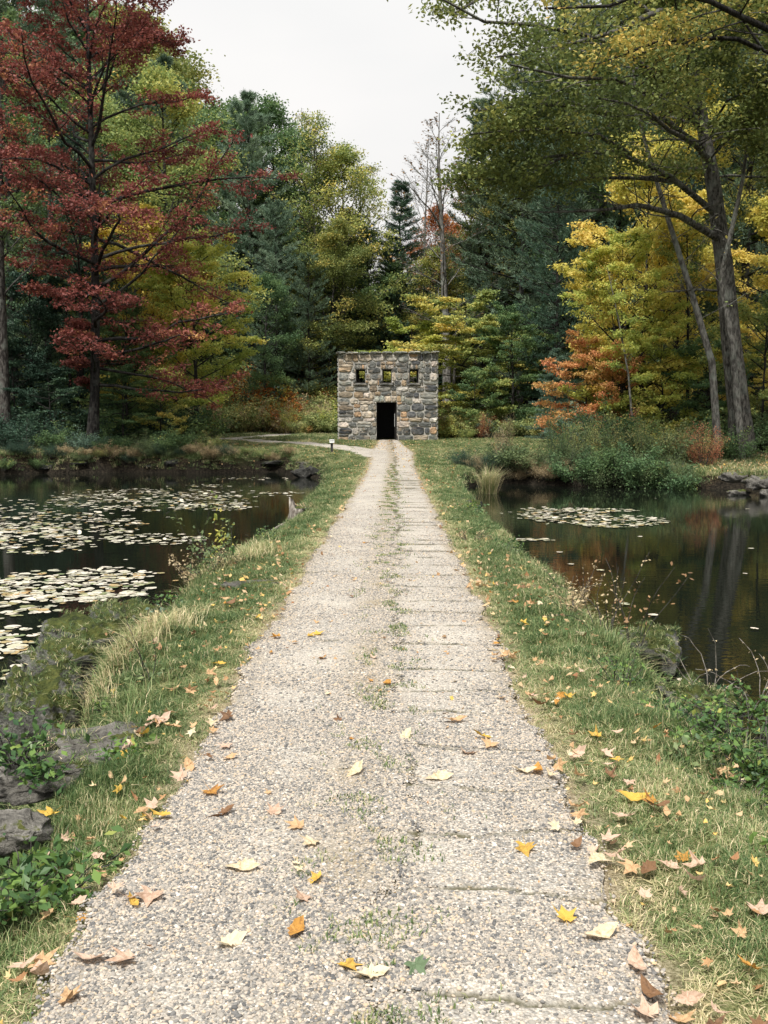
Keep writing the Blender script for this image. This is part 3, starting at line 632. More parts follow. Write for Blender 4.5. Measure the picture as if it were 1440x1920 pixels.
slim([(1192, 800, 46), (1178, 700, 46), (1160, 600, 46), (1138, 500, 46)], .06, 'pale thin sapling leaning among the orange leaves', 'bark_pale', 62, 3, 12, 1.2, 'lime')
slim([(8, 800, 49), (4, 650, 49), (-2, 450, 49), (0, 250, 49), (0, 60, 49)], .34, 'dark heavy trunk at the left edge of the picture', 'bark', 63, 4, 22, 4.5, 'green')
slim([(92, 800, 58), (90, 600, 58), (94, 400, 58), (90, 200, 58)], .26, 'straight dark trunk between the edge trunk and the red maple', 'bark_dark', 64, 4, 22, 4, 'green')
slim([(152, 800, 55), (152, 620, 55), (150, 430, 55), (146, 250, 55)], .17, 'thin dark trunk just left of the red maple', 'bark_dark', 65, 4, 22, 4, 'dark_green')
slim([(1290, 790, 50), (1290, 600, 50), (1288, 430, 50)], .10, 'thin dark straight trunk left of the leaning pale one', 'bark_dark', 66, 3, 14, 2.5, 'gold_green')

T = tree_at
T(PR['tall2'], 330, 64, 135, 'tall green and gold tree behind the upper boughs of the red maple', 'gold_green', name='golden_tree')
T(PR['bushy'], 368, 57, 440, 'yellow-green tree under the right boughs of the red maple', 'lime', name='green_maple', rz=2)
T(PR['bushy'], 262, 60, 400, 'orange-yellow tree behind the red maple trunk', 'yellow', name='yellow_maple', rz=.5)
T(PR['pine2'], 30, 62, -140, 'tall dark pine in the upper left corner', 'pine', name='white_pine')
T(PR['pine'], 110, 78, -60, 'dark pine showing above and left of the red maple', 'pine', name='white_pine')
T(PR['pine'], 472, 84, 185, 'blue-green white pine left of centre, tallest of its row', 'pine_pale', name='white_pine')
T(PR['tall'], 520, 92, 205, 'green-topped broadleaf tree just right of the blue-green pine', 'green', name='broadleaf_tree')
T(PR['pine2'], 520, 80, 370, 'shorter dark pine left of the stone hut', 'pine_pale', name='white_pine')
T(PR['airy'], 585, 84, 228, 'thin golden tree with open top above the hut, left side', 'gold_green', 'bark_grey', name='golden_tree')
T(PR['tall'], 640, 86, 290, 'yellow-green tree above the left corner of the hut', 'gold_green', 'bark_grey', name='golden_tree', rz=1)
T(PR['airy'], 682, 92, 312, 'sparse greenish tree bordering the gap of sky', 'olive', 'bark_pale', name='broadleaf_tree')
T(PR['tall'], 425, 90, 205, 'green broadleaf crown touching the maple tips at the skyline', 'green', name='broadleaf_tree', rz=2)
T(PR['tall2'], 560, 90, 262, 'green dense tree between the blue-green pine and the thin golden tree', 'green', name='broadleaf_tree')
T(PR['tall2'], 620, 80, 420, 'olive lower tree just left above the hut', 'olive', name='broadleaf_tree', rz=3)
T(PR['tall'], 500, 76, 520, 'dark green lower tree behind the meadow shrubs', 'green', name='broadleaf_tree', rz=3)
T(PR['pine2'], 580, 78, 470, 'dark low pine behind the meadow shrubs', 'pine', name='white_pine', rz=3)
T(PR['tall2'], 690, 88, 430, 'green tree directly above the hut roof', 'green', name='broadleaf_tree', rz=1)
T(PR['spruce'], 752, 88, 338, 'pointed spruce standing behind the hut in the sky gap', 'spruce', name='spruce_tree', wide=1.5)
T(PR['bare'], 838, 84, 205, 'tall bare grey tree with a few brown leaves', 'brownleaf', 'bark_pale', name='bare_tree', wide=1.5)
T(PR['bare'], 795, 94, 250, 'fainter bare tree left of the tall bare grey one', 'brownleaf', 'bark_pale', name='bare_tree', wide=.8)
T(PR['bare'], 575, 96, 205, 'bare twiggy treetop behind the thin golden tree', 'brownleaf', 'bark_grey', name='bare_tree', wide=.8)
T(PR['tall'], 812, 98, 395, 'rust orange tree behind the bare grey trunk', 'rust', name='orange_tree', wide=.8)
T(PR['airy'], 880, 92, 330, 'dull orange-green tree right of the bare grey trunk', 'rust', name='orange_tree')
T(PR['pine'], 905, 88, 195, 'dark pine with ragged top beside the sky gap', 'pine', name='white_pine')
T(PR['pine2'], 975, 82, 95, 'dark pine second from the sky gap on the right', 'pine', name='white_pine')
T(PR['pine'], 1050, 74, -20, 'tall dark pine behind the oak leaves', 'pine', name='white_pine')
T(PR['pine2'], 1040, 66, 300, 'dense black-green pine with low boughs right of the hut', 'spruce', name='white_pine', rz=1)
T(PR['pine2'], 1150, 72, -120, 'tall dark pine behind the yellow maple', 'pine', name='white_pine')
T(PR['pine'], 1390, 58, -150, 'dark pine behind the big oak trunk', 'pine', name='white_pine')
T(PR['pine2'], 1330, 64, 200, 'lower dark pine filling the gap behind the oak trunk', 'spruce', name='white_pine')
T(PR['tall2'], 1262, 58, 150, 'bright yellow tree, the taller one behind the oak limbs', 'yellow', name='yellow_maple', rz=2)
T(PR['bushy'], 1200, 52, 318, 'bright yellow maple beside the leaning pale trunk', 'yellow', name='yellow_maple', rz=4)
T(PR['bushy'], 1165, 50, 440, 'lime green maple below the bright yellow one', 'lime', name='green_maple', rz=1, wide=.9)
T(PR['small'], 1100, 50, 640, 'small orange maple at the foot of the lime tree', 'orange', name='orange_maple', rz=1)
T(PR['small2'], 1150, 49, 650, 'small peach coloured maple right of the orange one', 'orange', name='orange_maple')
T(PR['hemlock'], 1040, 58, 652, 'blue-green juniper-like tree on the lawn edge', 'blue_green', name='small_conifer')
T(PR['layered'], 850, 70, 555, 'yellow-leaved dogwood leaning over the hut roof', 'gold_green', 'bark_grey', name='dogwood', wide=1.15)
T(PR['layered'], 905, 68, 600, 'green dogwood right of the hut', 'gold_green', name='dogwood', rz=3)
T(PR['layered'], 775, 72, 605, 'golden dogwood tips showing over the hut roof', 'lime', name='dogwood', rz=5)
T(PR['bushy'], 960, 66, 575, 'dark green bushy tree at the right lawn edge', 'green', name='broadleaf_tree', rz=2)
T(PR['small2'], 890, 64, 690, 'low green tree beside the right wall of the hut', 'green', name='broadleaf_tree')
T(PR['small'], 1240, 48, 620, 'yellow-green small tree between orange maple and oak', 'lime', name='green_maple', rz=3)
T(PR['small2'], 1430, 44, 560, 'green and yellow small tree at the right edge', 'gold_green', name='green_maple', rz=1)
T(PR['bushy'], 1460, 50, 380, 'orange-yellow tree cut by the right edge', 'yellow', name='yellow_maple')
T(PR['small'], 1330, 47, 640, 'dark green small tree behind the oak base', 'green', name='broadleaf_tree')
for px, d, top, lb, lf, pr in ((60, 54, 520, 'dark leafy tree filling the space by the left edge trunk', 'dark_green', 'bushy'), (130, 56, 470, 'dark leafy tree behind the thin dark trunk', 'dark_green', 'bushy'),
        (95, 50, 690, 'low dark tree on the left bank', 'dark_green', 'layered'), (240, 54, 560, 'dark green tree right behind the maple trunk', 'green', 'bushy'),
        (30, 52, 640, 'low dark bushy tree at the left edge', 'dark_green', 'small'), (230, 50, 690, 'green layered sapling beside the maple trunk', 'green', 'layered'),
        (150, 68, 300, 'olive broadleaf tree deep behind the maple', 'green', 'tall2'), (200, 72, 200, 'yellow-green broadleaf tree deep behind the maple', 'gold_green', 'tall'),
        (300, 52, 690, 'yellow-orange sapling by the side path', 'gold_green', 'small2')):
    T(PR[pr], px, d, top, lb, lf, name='broadleaf_tree')

# ------------------------------------------------------------------ deeper forest
def where(px):
    for lim, t_ in ((-60, 'off beyond the left edge'), (60, 'behind the left edge trunk'), (150, 'left of the red maple trunk'), (230, 'behind the red maple trunk'), (330, 'behind the golden tree'), (430, 'right of the golden tree'), (520, 'behind the blue-green pine'), (620, 'between blue-green pine and hut'), (700, 'above the left half of the hut'),
            (760, 'above the middle of the hut'), (830, 'above the right half of the hut'), (900, 'just right of the hut'), (980, 'above the right lawn'), (1060, 'by the small conifer'), (1140, 'behind the orange maple'), (1230, 'behind the yellow maples on the right'), (1320, 'between yellow maple and big oak'), (1400, 'behind the big oak trunk'), (1500, 'right of the big oak')):
        if px < lim: return t_
    return 'off beyond the right edge'
ROWS = ['front row of the woods', 'second row of the woods', 'third row of the woods', 'fourth row of the woods', 'hindmost row of the woods']
rng = np.random.default_rng(77)
sky_x = [-400, 300, 400, 540, 600, 690, 725, 860, 900, 960, 1060, 1100, 1900]
sky_y = [40, 120, 330, 330, 340, 410, 450, 430, 330, 230, 120, 60, 0]
kinds = [('pine', 'pine', 'dark pine in the deep woods', 'white_pine'), ('pine2', 'pine', 'dark pine in the deep woods', 'white_pine'), ('spruce', 'spruce', 'pointed spruce in the deep woods', 'spruce_tree'),
         ('tall', 'green', 'green broadleaf tree in the deep woods', 'broadleaf_tree'), ('tall2', 'olive', 'olive broadleaf tree in the deep woods', 'broadleaf_tree'),
         ('airy', 'gold_green', 'golden green airy tree in the deep woods', 'golden_tree'), ('tall', 'gold_green', 'golden green broadleaf tree in the deep woods', 'golden_tree')]
for row, (d, step) in enumerate(((78, 62), (88, 58), (98, 52), (110, 48), (124, 44))):
    px = -330 + row*23
    while px < 1800:
        if not (row == 0 and 380 < px < 1000):
            k = kinds[int(rng.choice(7, p=[.22, .2, .12, .14, .12, .1, .1]))]
            top = np.interp(px, sky_x, sky_y)+rng.uniform(0, 160)-(30*row if px < 380 or px > 1080 else 0)
            T(PR[k[0]], px+rng.uniform(-15, 15), d+rng.uniform(-4, 4), top, k[2].replace(' in the deep woods', '')+', '+ROWS[row]+', '+where(px), k[1], ['bark_dark', 'bark', 'bark_grey'][int(rng.integers(3))], group='trees of the deep woods', name=k[3], rz=rng.uniform(0, 6.28), wide=rng.uniform(.9, 1.2))
        px += step*rng.uniform(.75, 1.25)
uk = [('small', 'green', 'green'), ('small2', 'gold_green', 'golden green'), ('layered', 'gold_green', 'golden green'), ('small', 'olive', 'olive'), ('hemlock', 'dark_green', 'dark evergreen'), ('bushy', 'green', 'green'), ('small2', 'lime', 'yellowish'), ('small', 'dark_green', 'dark green')]
for row, (d, step, lo, hi) in enumerate(((74, 58, 600, 720), (82, 50, 560, 700), (94, 46, 540, 690), (108, 42, 540, 690), (130, 36, 520, 640))):
    px = -250
    while px < 1700:
        if (620 < px < 830 and d < 80) or (330 < px < 1040 and d < 90): px += step; continue
        k = uk[int(rng.integers(len(uk)))]
        T(PR[k[0]], px, d+rng.uniform(-3, 3), rng.uniform(lo, hi), k[2]+' understory tree, '+ROWS[row].replace(' of the woods', '')+', '+where(px), k[1], group='understory trees of the woods', name='understory_tree', rz=rng.uniform(0, 6.28), wide=rng.uniform(1., 1.5))
        px += step*rng.uniform(.7, 1.3)
# side woods round the ponds, seen in the water and from the side
for sx in (-1, 1):
    for i in range(9):
        y = 44-i*4.5; x = sx*(24+i*2.2+rng.uniform(0, 4)) if sx < 0 else 22+i*3+rng.uniform(0, 4)
        y = max(y, (float(shore_l(x)) if sx < 0 else float(shore_r(x)))+2)
        k = kinds[int(rng.integers(7))]
        put(PR[k[0]], x, y+rng.uniform(0, 3), rng.uniform(.8, 1), rng.uniform(0, 6.28), k[2].replace('in the deep woods', 'on the pond side'), 'tree', 'trees beside the ponds', k[1], 'bark_dark', k[3])

# ------------------------------------------------------------------ shrubs and tall herbs
def bush(pr, px, d, h, label, leaf, group=None, wide=1., name='shrub', cat='shrub'):
    x = float(at(px, 800, d)[0]); s = h/pr['H']
    return put(pr, x, d, s*wide, (px*3.1) % 6.28, label, cat, group, leaf, 'bark', name, 1/wide)
B = bush
gname = 'meadow shrubs along the wood edge'
cols = {'scrub': 'olive and straw', 'gold_green': 'golden green', 'blue_green': 'grey-green', 'dry': 'straw', 'lime': 'yellowish', 'green': 'green', 'rust': 'rust coloured'}
for i in range(84):
    px = rng.uniform(300, 632); d = rng.uniform(71, 82); k = ['scrub', 'scrub', 'scrub', 'gold_green', 'blue_green', 'dry', 'dry', 'lime', 'scrub', 'scrub', 'dry', 'rust'][int(rng.integers(12))]
    B(PR[['shrub', 'shrub2', 'shrub3'][int(rng.integers(3))]], px, d, rng.uniform(1.2, 2.3)+(d-71)*.22+(1.2 if 430 < px < 500 and d > 76 else 0), ('tall ' if d > 77 else 'low ' if d < 74 else 'middling ')+cols[k]+' shrub in the tangle, '+where(px), k, gname, 1.1)
for i in range(48):
    px = rng.uniform(822, 1100); d = rng.uniform(63.5, 70) if px > 900 else rng.uniform(62, 68); k = ['scrub', 'gold_green', 'dry', 'dry', 'green', 'blue_green', 'rust', 'scrub'][int(rng.integers(8))]
    B(PR[['shrub', 'shrub2', 'shrub3'][int(rng.integers(3))]], px, d, rng.uniform(.7, 1.5)+(d-62)*.15, ('deeper ' if d > 66 else 'nearer ')+cols[k]+' shrub at the right lawn edge, '+where(px), k, 'shrubs along the right lawn edge', 1.1)
B(PR['shrub2'], 905, 63, 1.5, 'reddish small shrub at the lawn edge right of the hut', 'salmon')
B(PR['shrub'], 1170, 45, 1.9, 'pinkish shrub in front of the orange maple', 'salmon')
B(PR['shrub'], 1100, 48, 2.2, 'grey-green leafy shrub above the bank bush', 'blue_green')
# right bank bush masses
for px, d, h, k, lb, pr_ in ((1062, 36.3, 1.35, 'bank_bush', 'leftmost mound of the shore bush, by the slim shrub', 'bankshrub'), (1098, 35.7, 1.5, 'green', 'dark green second mound of the shore bush', 'shrub3'),
        (1135, 35.3, 1.6, 'bank_bush', 'olive third mound of the shore bush', 'bankshrub'), (1172, 35.0, 1.55, 'green', 'dark green middle mound of the shore bush', 'shrub3'),
        (1208, 34.8, 1.55, 'bank_bush', 'olive mound right of the middle of the shore bush', 'bankshrub'), (1245, 34.6, 1.35, 'green', 'dark green mound near the right end of the shore bush', 'shrub3'), (1278, 34.6, 1.05, 'bank_bush', 'lowest mound at the right end of the shore bush', 'bankshrub'),
        (1085, 37.8, 1.7, 'scrub', 'pale shrub behind the left end of the shore bush', 'shrub2'), (1125, 37.8, 1.9, 'scrub', 'straw tinged tall shrub behind the third mound', 'shrub2'), (1165, 37.6, 1.9, 'bank_bush', 'olive shrub behind the middle of the shore bush', 'shrub'), (1210, 37.4, 1.9, 'scrub', 'straw tinged shrub behind the right half of the shore bush', 'shrub2'), (1255, 37.2, 1.8, 'bank_bush', 'greenish shrub behind the right end of the shore bush', 'shrub'), (1295, 37.4, 1.6, 'scrub', 'brownish shrub near the salmon sapling', 'shrub2')):
    B(PR[pr_], px, d, h/1.12, lb, k, None, 1.1)
B(PR['shrub2'], 1318, 36.6, 1.6, 'salmon pink sapling at the right end of the shore bush', 'salmon', name='sapling', cat='sapling')
B(PR['shrub2'], 1040, 36.8, 2.3, 'slim dark leafy shrub standing alone at the right shore', 'green', wide=.5)
B(PR['shrub'], 960, 37.4, 1.35, 'dark low bush beside the straw tuft on the right shore', 'bank_bush', wide=1.2)
B(PR['shrub'], 1000, 36.9, 1.1, 'low dark bush between straw tuft and slim shrub', 'bank_bush', wide=1.5)
B(PR['shrub2'], 948, 38.0, 1.9, 'brown dry stems above the right shore', 'dry', wide=.5)
for px, d, h, k, lb in ((40, 46.5, 1.7, 'dark_green', 'dark bush at the left end of the far shore'), (105, 47, 1.3, 'green', 'dark green bush left of the maple foot'), (160, 46.8, 1.2, 'blue_green', 'grey-green bush in front of the maple foot'),
        (205, 47, 1.1, 'green', 'low bush hanging over the left shore below the maple'), (330, 47, 1.5, 'green', 'dark sapling bush right of the maple on the left bank'), (395, 47.5, .9, 'scrub', 'low scrubby bush at the start of the leafy slope'),
        (280, 48, 1.0, 'bank_bush', 'olive bush on the slope right of the maple'), (20, 49, 2.2, 'dark_green', 'tall dark bush beside the edge trunk'), (120, 51, 2.6, 'dark_green', 'tall dark bush behind the maple foot')):
    B(PR['shrub'], px, d, h, lb, k, None, 1.3)
for i in range(26):
    px = rng.uniform(-60, 360); d = rng.uniform(52, 66); k = ['dark_green', 'green', 'green', 'bank_bush'][int(rng.integers(4))]
    B(PR['shrub'], px, d, rng.uniform(1.2, 2.8), cols.get(k, 'dark').replace('olive and straw', 'olive')+' bush on the shaded floor, '+where(px)+(', deep in shade' if d > 59 else ', toward the water'), k, 'bushes on the shaded floor', 1.3)
for i in range(26):
    px = rng.uniform(1120, 1520); d = rng.uniform(40.5, 50); k = ['scrub', 'green', 'green', 'bank_bush', 'gold_green'][int(rng.integers(5))]
    B(PR['shrub'], px, d, rng.uniform(1.2, 2.6), cols.get(k, 'olive')+' bush on the right bank, '+where(px)+(', farther back' if d > 45 else ', nearer the water'), k, 'bushes under the oak', 1.2)

for i in range(26):
    px = -20+i*23+rng.uniform(-8, 8); d = float(shore_l(float(at(px, 800, 45.5)[0])))+rng.uniform(.25, .6); k = ['bank_bush', 'dark_green', 'green', 'dry', 'scrub'][int(rng.integers(5))]
    if px > 560: continue
    B(PR['bankshrub' if k in ('bank_bush', 'dark_green') else 'shrub'], px, d, rng.uniform(.45, .85)*(.7 if px > 400 else 1), cols.get(k, 'dark' if k == 'dark_green' else 'olive')+' low plant hanging over the far left shore, '+where(px), k, 'low plants hanging over the far left shore', 1.3, name='bank_plant', cat='plant')
for i in range(10):
    px = 880+i*20+rng.uniform(-8, 8); d = float(shore_r(float(at(px, 800, 37)[0])))+rng.uniform(.2, .5); k = ['bank_bush', 'dark_green', 'dry'][int(rng.integers(3))]
    B(PR['bankshrub'], px, d, rng.uniform(.45, .8), {'bank_bush': 'olive', 'dark_green': 'dark', 'dry': 'straw'}[k]+' low plant on the right shore, '+('by the straw tuft' if px < 960 else 'left of the slim shrub'), k, 'low plants on the right shore', 1.3, name='bank_plant', cat='plant')
# ------------------------------------------------------------------ the stone hut
HX, HY, HW, HD = float(at(727, 800, 60)[0]), 60.0, 6.14, 4.6
HZ = hz(HX, HY)-.02
sc60 = F_PX/60.0
z_of = lambda py: float(at(727, py, 60)[2])
ZT = z_of(663.5)
hut = empty('stone_hut', (HX, HY, HZ)); tag(hut, 'small two-storey stone hut with three little windows and a black doorway', 'hut')
def box(acc, a, b):
    x0, y0, z0 = a; x1, y1, z1 = b
    V = np.array([[x0, y0, z0], [x1, y0, z0], [x1, y1, z0], [x0, y1, z0], [x0, y0, z1], [x1, y0, z1], [x1, y1, z1], [x0, y1, z1]], float)
    acc.add(V, np.array([[0, 3, 2, 1], [4, 5, 6, 7], [0, 1, 5, 4], [1, 2, 6, 5], [2, 3, 7, 6], [3, 0, 4, 7]]))
def flatmesh(acc, name): return make_mesh(name, np.concatenate(acc.V), np.concatenate(acc.F))
HT = ZT-HZ
dx0, dx1 = float(at(706, 800, 60)[0])-HX, float(at(744, 800, 60)[0])-HX; dz0, dz1 = .02, z_of(754)-HZ
wins = [(float(at(a, 700, 60)[0])-HX, float(at(b, 700, 60)[0])-HX, z_of(718.5)-HZ, z_of(692)-HZ) for a, b in ((667, 685), (716.5, 734.5), (768, 785))]
def wall_with(openings, x0, x1, z1, y0, y1):
    acc = Acc(); xs = sorted({x0, x1, *[o[0] for o in openings], *[o[1] for o in openings]}); zs = sorted({-.3, z1, *[o[2] for o in openings], *[o[3] for o in openings]})
    for i in range(len(xs)-1):
        for j in range(len(zs)-1):
            cx, cz = (xs[i]+xs[i+1])/2, (zs[j]+zs[j+1])/2
            if any(o[0] < cx < o[1] and o[2] < cz < o[3] for o in openings): continue
            box(acc, (xs[i], y0, zs[j]), (xs[i+1], y1, zs[j+1]))
    return acc
a = wall_with([(dx0, dx1, -.3, dz1)]+wins, -HW/2, HW/2, HT, 0, .42); link('wall', flatmesh(a, 'front_wall'), hut, M['mortar'])
bw = [(w[0]+.05, w[1]-.03, w[2]+.02, w[3]+.12) for w in wins]
a = wall_with(bw, -HW/2, HW/2, HT, HD-.4, HD); link('wall', flatmesh(a, 'back_wall'), hut, M['mortar'])
for s in (-1, 1):
    a = Acc(); box(a, (s*HW/2-.4*(s > 0), .423, -.3), (s*HW/2+.4*(s < 0), HD-.403, HT)); link('wall', flatmesh(a, 'side_wall'), hut, M['mortar'])
a = Acc(); box(a, (-HW/2+.41, .425, 2.95), (HW/2-.41, HD-.41, 3.1)); link('upper_floor', flatmesh(a, 'upper_floor'), hut, M['inner'])  # unseen slab between the storeys, put in to keep the doorway dark
a = Acc(); box(a, (-HW/2+.41, .425, HT-.25), (HW/2-.41, HD-.41, HT-.1)); link('roof', flatmesh(a, 'roof'), hut, M['inner'])
a = Acc(); box(a, (-HW/2+.41, .425, -.2), (HW/2-.41, HD-.41, .03)); link('ground_floor', flatmesh(a, 'ground_floor'), hut, M['inner'])
a = Acc(); box(a, (-1.6, HD-.55, .03), (1.6, HD-.45, 2.9)); link('inner_partition', flatmesh(a, 'inner_partition'), hut, M['inner'])  # added dark panel before the back wall, doorway shade put into its colour
for w in wins:                                            # black window linings
    a = Acc(); t_ = .045
    box(a, (w[0], .10, w[2]), (w[0]+t_, .40, w[3])); box(a, (w[1]-t_, .10, w[2]), (w[1], .40, w[3])); box(a, (w[0]+t_, .10, w[3]-t_), (w[1]-t_, .40, w[3])); box(a, (w[0]+t_, .10, w[2]), (w[1]-t_, .40, w[2]+t_))
    link('window_frame', flatmesh(a, 'window_frame'), hut, M['iron'])
# iron door standing open inside the right jamb
a = Acc(); box(a, (dx1-.12, .3, .05), (dx1-.08, 1.25, dz1-.05))
door = link('door', flatmesh(a, 'door'), hut, M['iron'])
a = Acc(); box(a, (dx1-.145, .305, .9), (dx1-.122, .335, 1.7)); link('handle', flatmesh(a, 'door_pale_strip'), door, M['plate'])  # pale upright strip on the open door leaf
a = Acc(); box(a, (dx0-.15, -.35, -.1), (dx1+.15, .05, .035)); link('doorstep', flatmesh(a, 'doorstep'), hut, M['rock'])
# stone shapes: irregular outlines with a domed face, unit sized
rs = random.Random(9)
def stone_mesh(seed, square):
    r = random.Random(seed); n = 12; ring = []
    for k in range(n):
        an = 2*math.pi*(k+r.uniform(-.18, .18))/n; c, s = math.cos(an), math.sin(an); p_ = 10 if square else 5
        q = (abs(c)**p_+abs(s)**p_)**(-1/p_)*.5*r.uniform(.88, 1.0); ring.append((c*q*1.03, s*q*1.03))
    V = [(x, .5, z) for x, z in ring]+[(x*.98, -.15, z*.98) for x, z in ring]+[(x*.86+r.uniform(-.03, .03), -.5+r.uniform(-.12, .12), z*.84+r.uniform(-.03, .03)) for x, z in ring]+[(r.uniform(-.06, .06), -.62, r.uniform(-.06, .06))]
    F = []
    for k in range(n):
        j = (k+1) % n; F.append((k, j, n+j, n+k)); F.append((n+k, n+j, 2*n+j, 2*n+k))
    F3 = [(2*n+k, 2*n+(k+1) % n, 3*n) for k in range(n)]
    return make_mesh('stone', np.array(V), [np.array(F), np.array(F3)])
ROUND = [stone_mesh(100+i, False) for i in range(7)]; SQ = [stone_mesh(200+i, True) for i in range(8)]
for m_ in ROUND+SQ: m_.materials.append(M['stone'])
greys = [(.22, .225, .205), (.27, .27, .245), (.17, .175, .165), (.31, .30, .27), (.20, .21, .185), (.13, .135, .13)]
tans = [(.34, .26, .175), (.41, .35, .27), (.33, .28, .21), (.44, .39, .32), (.27, .22, .165), (.37, .25, .155)]
darks = [(.07, .075, .08), (.10, .105, .11), (.12, .125, .12), (.16, .165, .155)]
pales = [(.50, .46, .41), (.46, .44, .40), (.55, .48, .42)]
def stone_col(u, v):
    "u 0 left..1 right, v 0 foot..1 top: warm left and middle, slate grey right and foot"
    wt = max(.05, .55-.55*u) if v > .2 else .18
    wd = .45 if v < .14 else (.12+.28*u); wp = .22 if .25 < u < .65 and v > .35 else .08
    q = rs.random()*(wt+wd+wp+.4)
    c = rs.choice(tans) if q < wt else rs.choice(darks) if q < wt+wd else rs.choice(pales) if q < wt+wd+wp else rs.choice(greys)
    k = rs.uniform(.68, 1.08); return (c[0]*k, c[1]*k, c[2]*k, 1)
def put_stone(x0, x1, z0, z1, proud=None, sq=None, col=None):
    w, h = x1-x0, z1-z0; j = .012
    sq = (rs.random() < .62) if sq is None else sq
    o = bpy.data.objects.new('stone', rs.choice(SQ if sq else ROUND)); COL.objects.link(o); o.parent = hut
    o.location = ((x0+x1)/2, .0, (z0+z1)/2); pr_ = proud or rs.uniform(.10, .17)
    o.scale = ((w-j), pr_, (h-j)); o.rotation_euler = (0, rs.choice((0, math.pi))+rs.uniform(-.03, .03), 0)
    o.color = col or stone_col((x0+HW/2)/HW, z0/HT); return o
# lintels and sills first, then the rest packed on a grid round them
used = []
def hole(a, b, c, d): used.append((a, b, c, d))
lx0 = dx0-.12; lw = (dx1-dx0+.62)
hole(lx0, lx0+lw, dz1, dz1+.40); cuts = [0, .17, .33, .55, .73, .88, 1.0]
for i in range(6):
    cc = [(.33, .34, .30), (.28, .31, .28), (.42, .36, .28), (.40, .35, .28), (.38, .28, .17), (.30, .31, .27)][i]
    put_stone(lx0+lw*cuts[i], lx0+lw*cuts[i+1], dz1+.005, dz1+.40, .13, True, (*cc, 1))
for w in wins:
    sl_ = link('window_sill', SQ[0], hut); sl_.location = ((w[0]+w[1])/2, -.02, w[2]-.075); sl_.scale = (w[1]-w[0]+.36, .26, .15); sl_.color = (.11, .11, .10, 1)
    hole(w[0]-.18, w[1]+.18, w[2]-.15, w[2])
    n_ = 5; a0, a1 = w[0]-.10, w[1]+.10; hole(a0, a1, w[3], w[3]+.27)
    for i in range(n_): put_stone(a0+(a1-a0)*i/n_, a0+(a1-a0)*(i+1)/n_, w[3], w[3]+.27, .13, True)
    hole(*w)
hole(dx0, dx1, -.3, dz1)
zc = [0.]                                                # wavy courses of unequal height
while zc[-1] < HT-.55: zc.append(zc[-1]+rs.choice((.27, .33, .36, .40, .42, .46)))
rest = HT-zc[-1]; zc = zc+[HT] if rest < .5 else zc+[zc[-1]+rest/2, HT]
def wob(k, x):
    if k == 0 or k == len(zc)-1: return zc[k]
    return zc[k]+.035*math.sin(x*2.1+k*1.7)+.03*math.sin(x*4.7+k*2.9)
holes_x = sorted({-HW/2, HW/2}|{h for u_ in used for h in u_[:2] if abs(h) < HW/2})
for k in range(len(zc)-1):
    x = -HW/2
    while x < HW/2-.02:
        w_ = rs.choice((.34, .42, .5, .56, .64, .72, .85, .95))
        if HW/2-(x+w_) < .3: w_ = HW/2-x
        zb, zt_ = wob(k, x+w_/2), wob(k+1, x+w_/2)
        segs = [(x, x+w_)]                                # cut round lintels, sills and openings
        blk = [u_ for u_ in used if u_[0] < x+w_-.02 and u_[1] > x+.02 and u_[2] < zt_-.03 and u_[3] > zb+.03]
        if not blk:
            q = rs.random()
            if q < .16 and zt_-zb > .3:
                m_ = zb+(zt_-zb)*rs.uniform(.4, .6); put_stone(x, x+w_, zb, m_)
                if rs.random() < .5 and w_ > .5: f_ = rs.uniform(.35, .65); put_stone(x, x+w_*f_, m_, zt_); put_stone(x+w_*f_, x+w_, m_, zt_)
                else: put_stone(x, x+w_, m_, zt_)
            else: put_stone(x, x+w_, zb+rs.uniform(0, .015), zt_-rs.uniform(0, .02))
        else:
            xs = sorted({x, x+w_}|{h for u_ in blk for h in u_[:2] if x < h < x+w_})
            for xa, xb in zip(xs[:-1], xs[1:]):
                iv = [(zb, zt_)]; xm = (xa+xb)/2
                for u_ in blk:
                    if u_[0] < xm < u_[1]:
                        iv = [p_ for a_, b_ in iv for p_ in ((a_, min(b_, u_[2])), (max(a_, u_[3]), b_)) if p_[1]-p_[0] > .07]
                for a_, b_ in iv:
                    if xb-xa > .07: put_stone(xa, xb, a_, b_)
        x += w_
# side and back stonework, joined
a = Acc(); base_v = np.array([v.co[:] for v in SQ[2].vertices]); base_q = [tuple(p.vertices) for p in SQ[2].polygons]
qf = np.array([f for f in base_q if len(f) == 4]); tf = np.array([f for f in base_q if len(f) == 3])
Vs, Q4, T3, nn = [], [], [], 0
for side in (-1, 1):
    z = 0
    while z < HT-.1:
        h_ = rs.uniform(.22, .38); y = 0
        while y < HD-.05:
            w_ = min(rs.uniform(.3, .7), HD-y); V = base_v*np.array([w_-.02, .12, h_-.02])
            V = np.stack([side*(-V[:, 1])+side*HW/2, side*V[:, 0]*1.0+y+w_/2, V[:, 2]+z+h_/2], 1)
            Vs.append(V); Q4.append(qf+nn); T3.append(tf+nn); nn += len(V); y += w_
        z += h_
sw = link('side_stonework', make_mesh('side_stonework', np.concatenate(Vs), [np.concatenate(Q4), np.concatenate(T3)]), hut, M['stone']); sw['kind'] = 'stuff'; sw.color = (.26, .26, .24, 1)
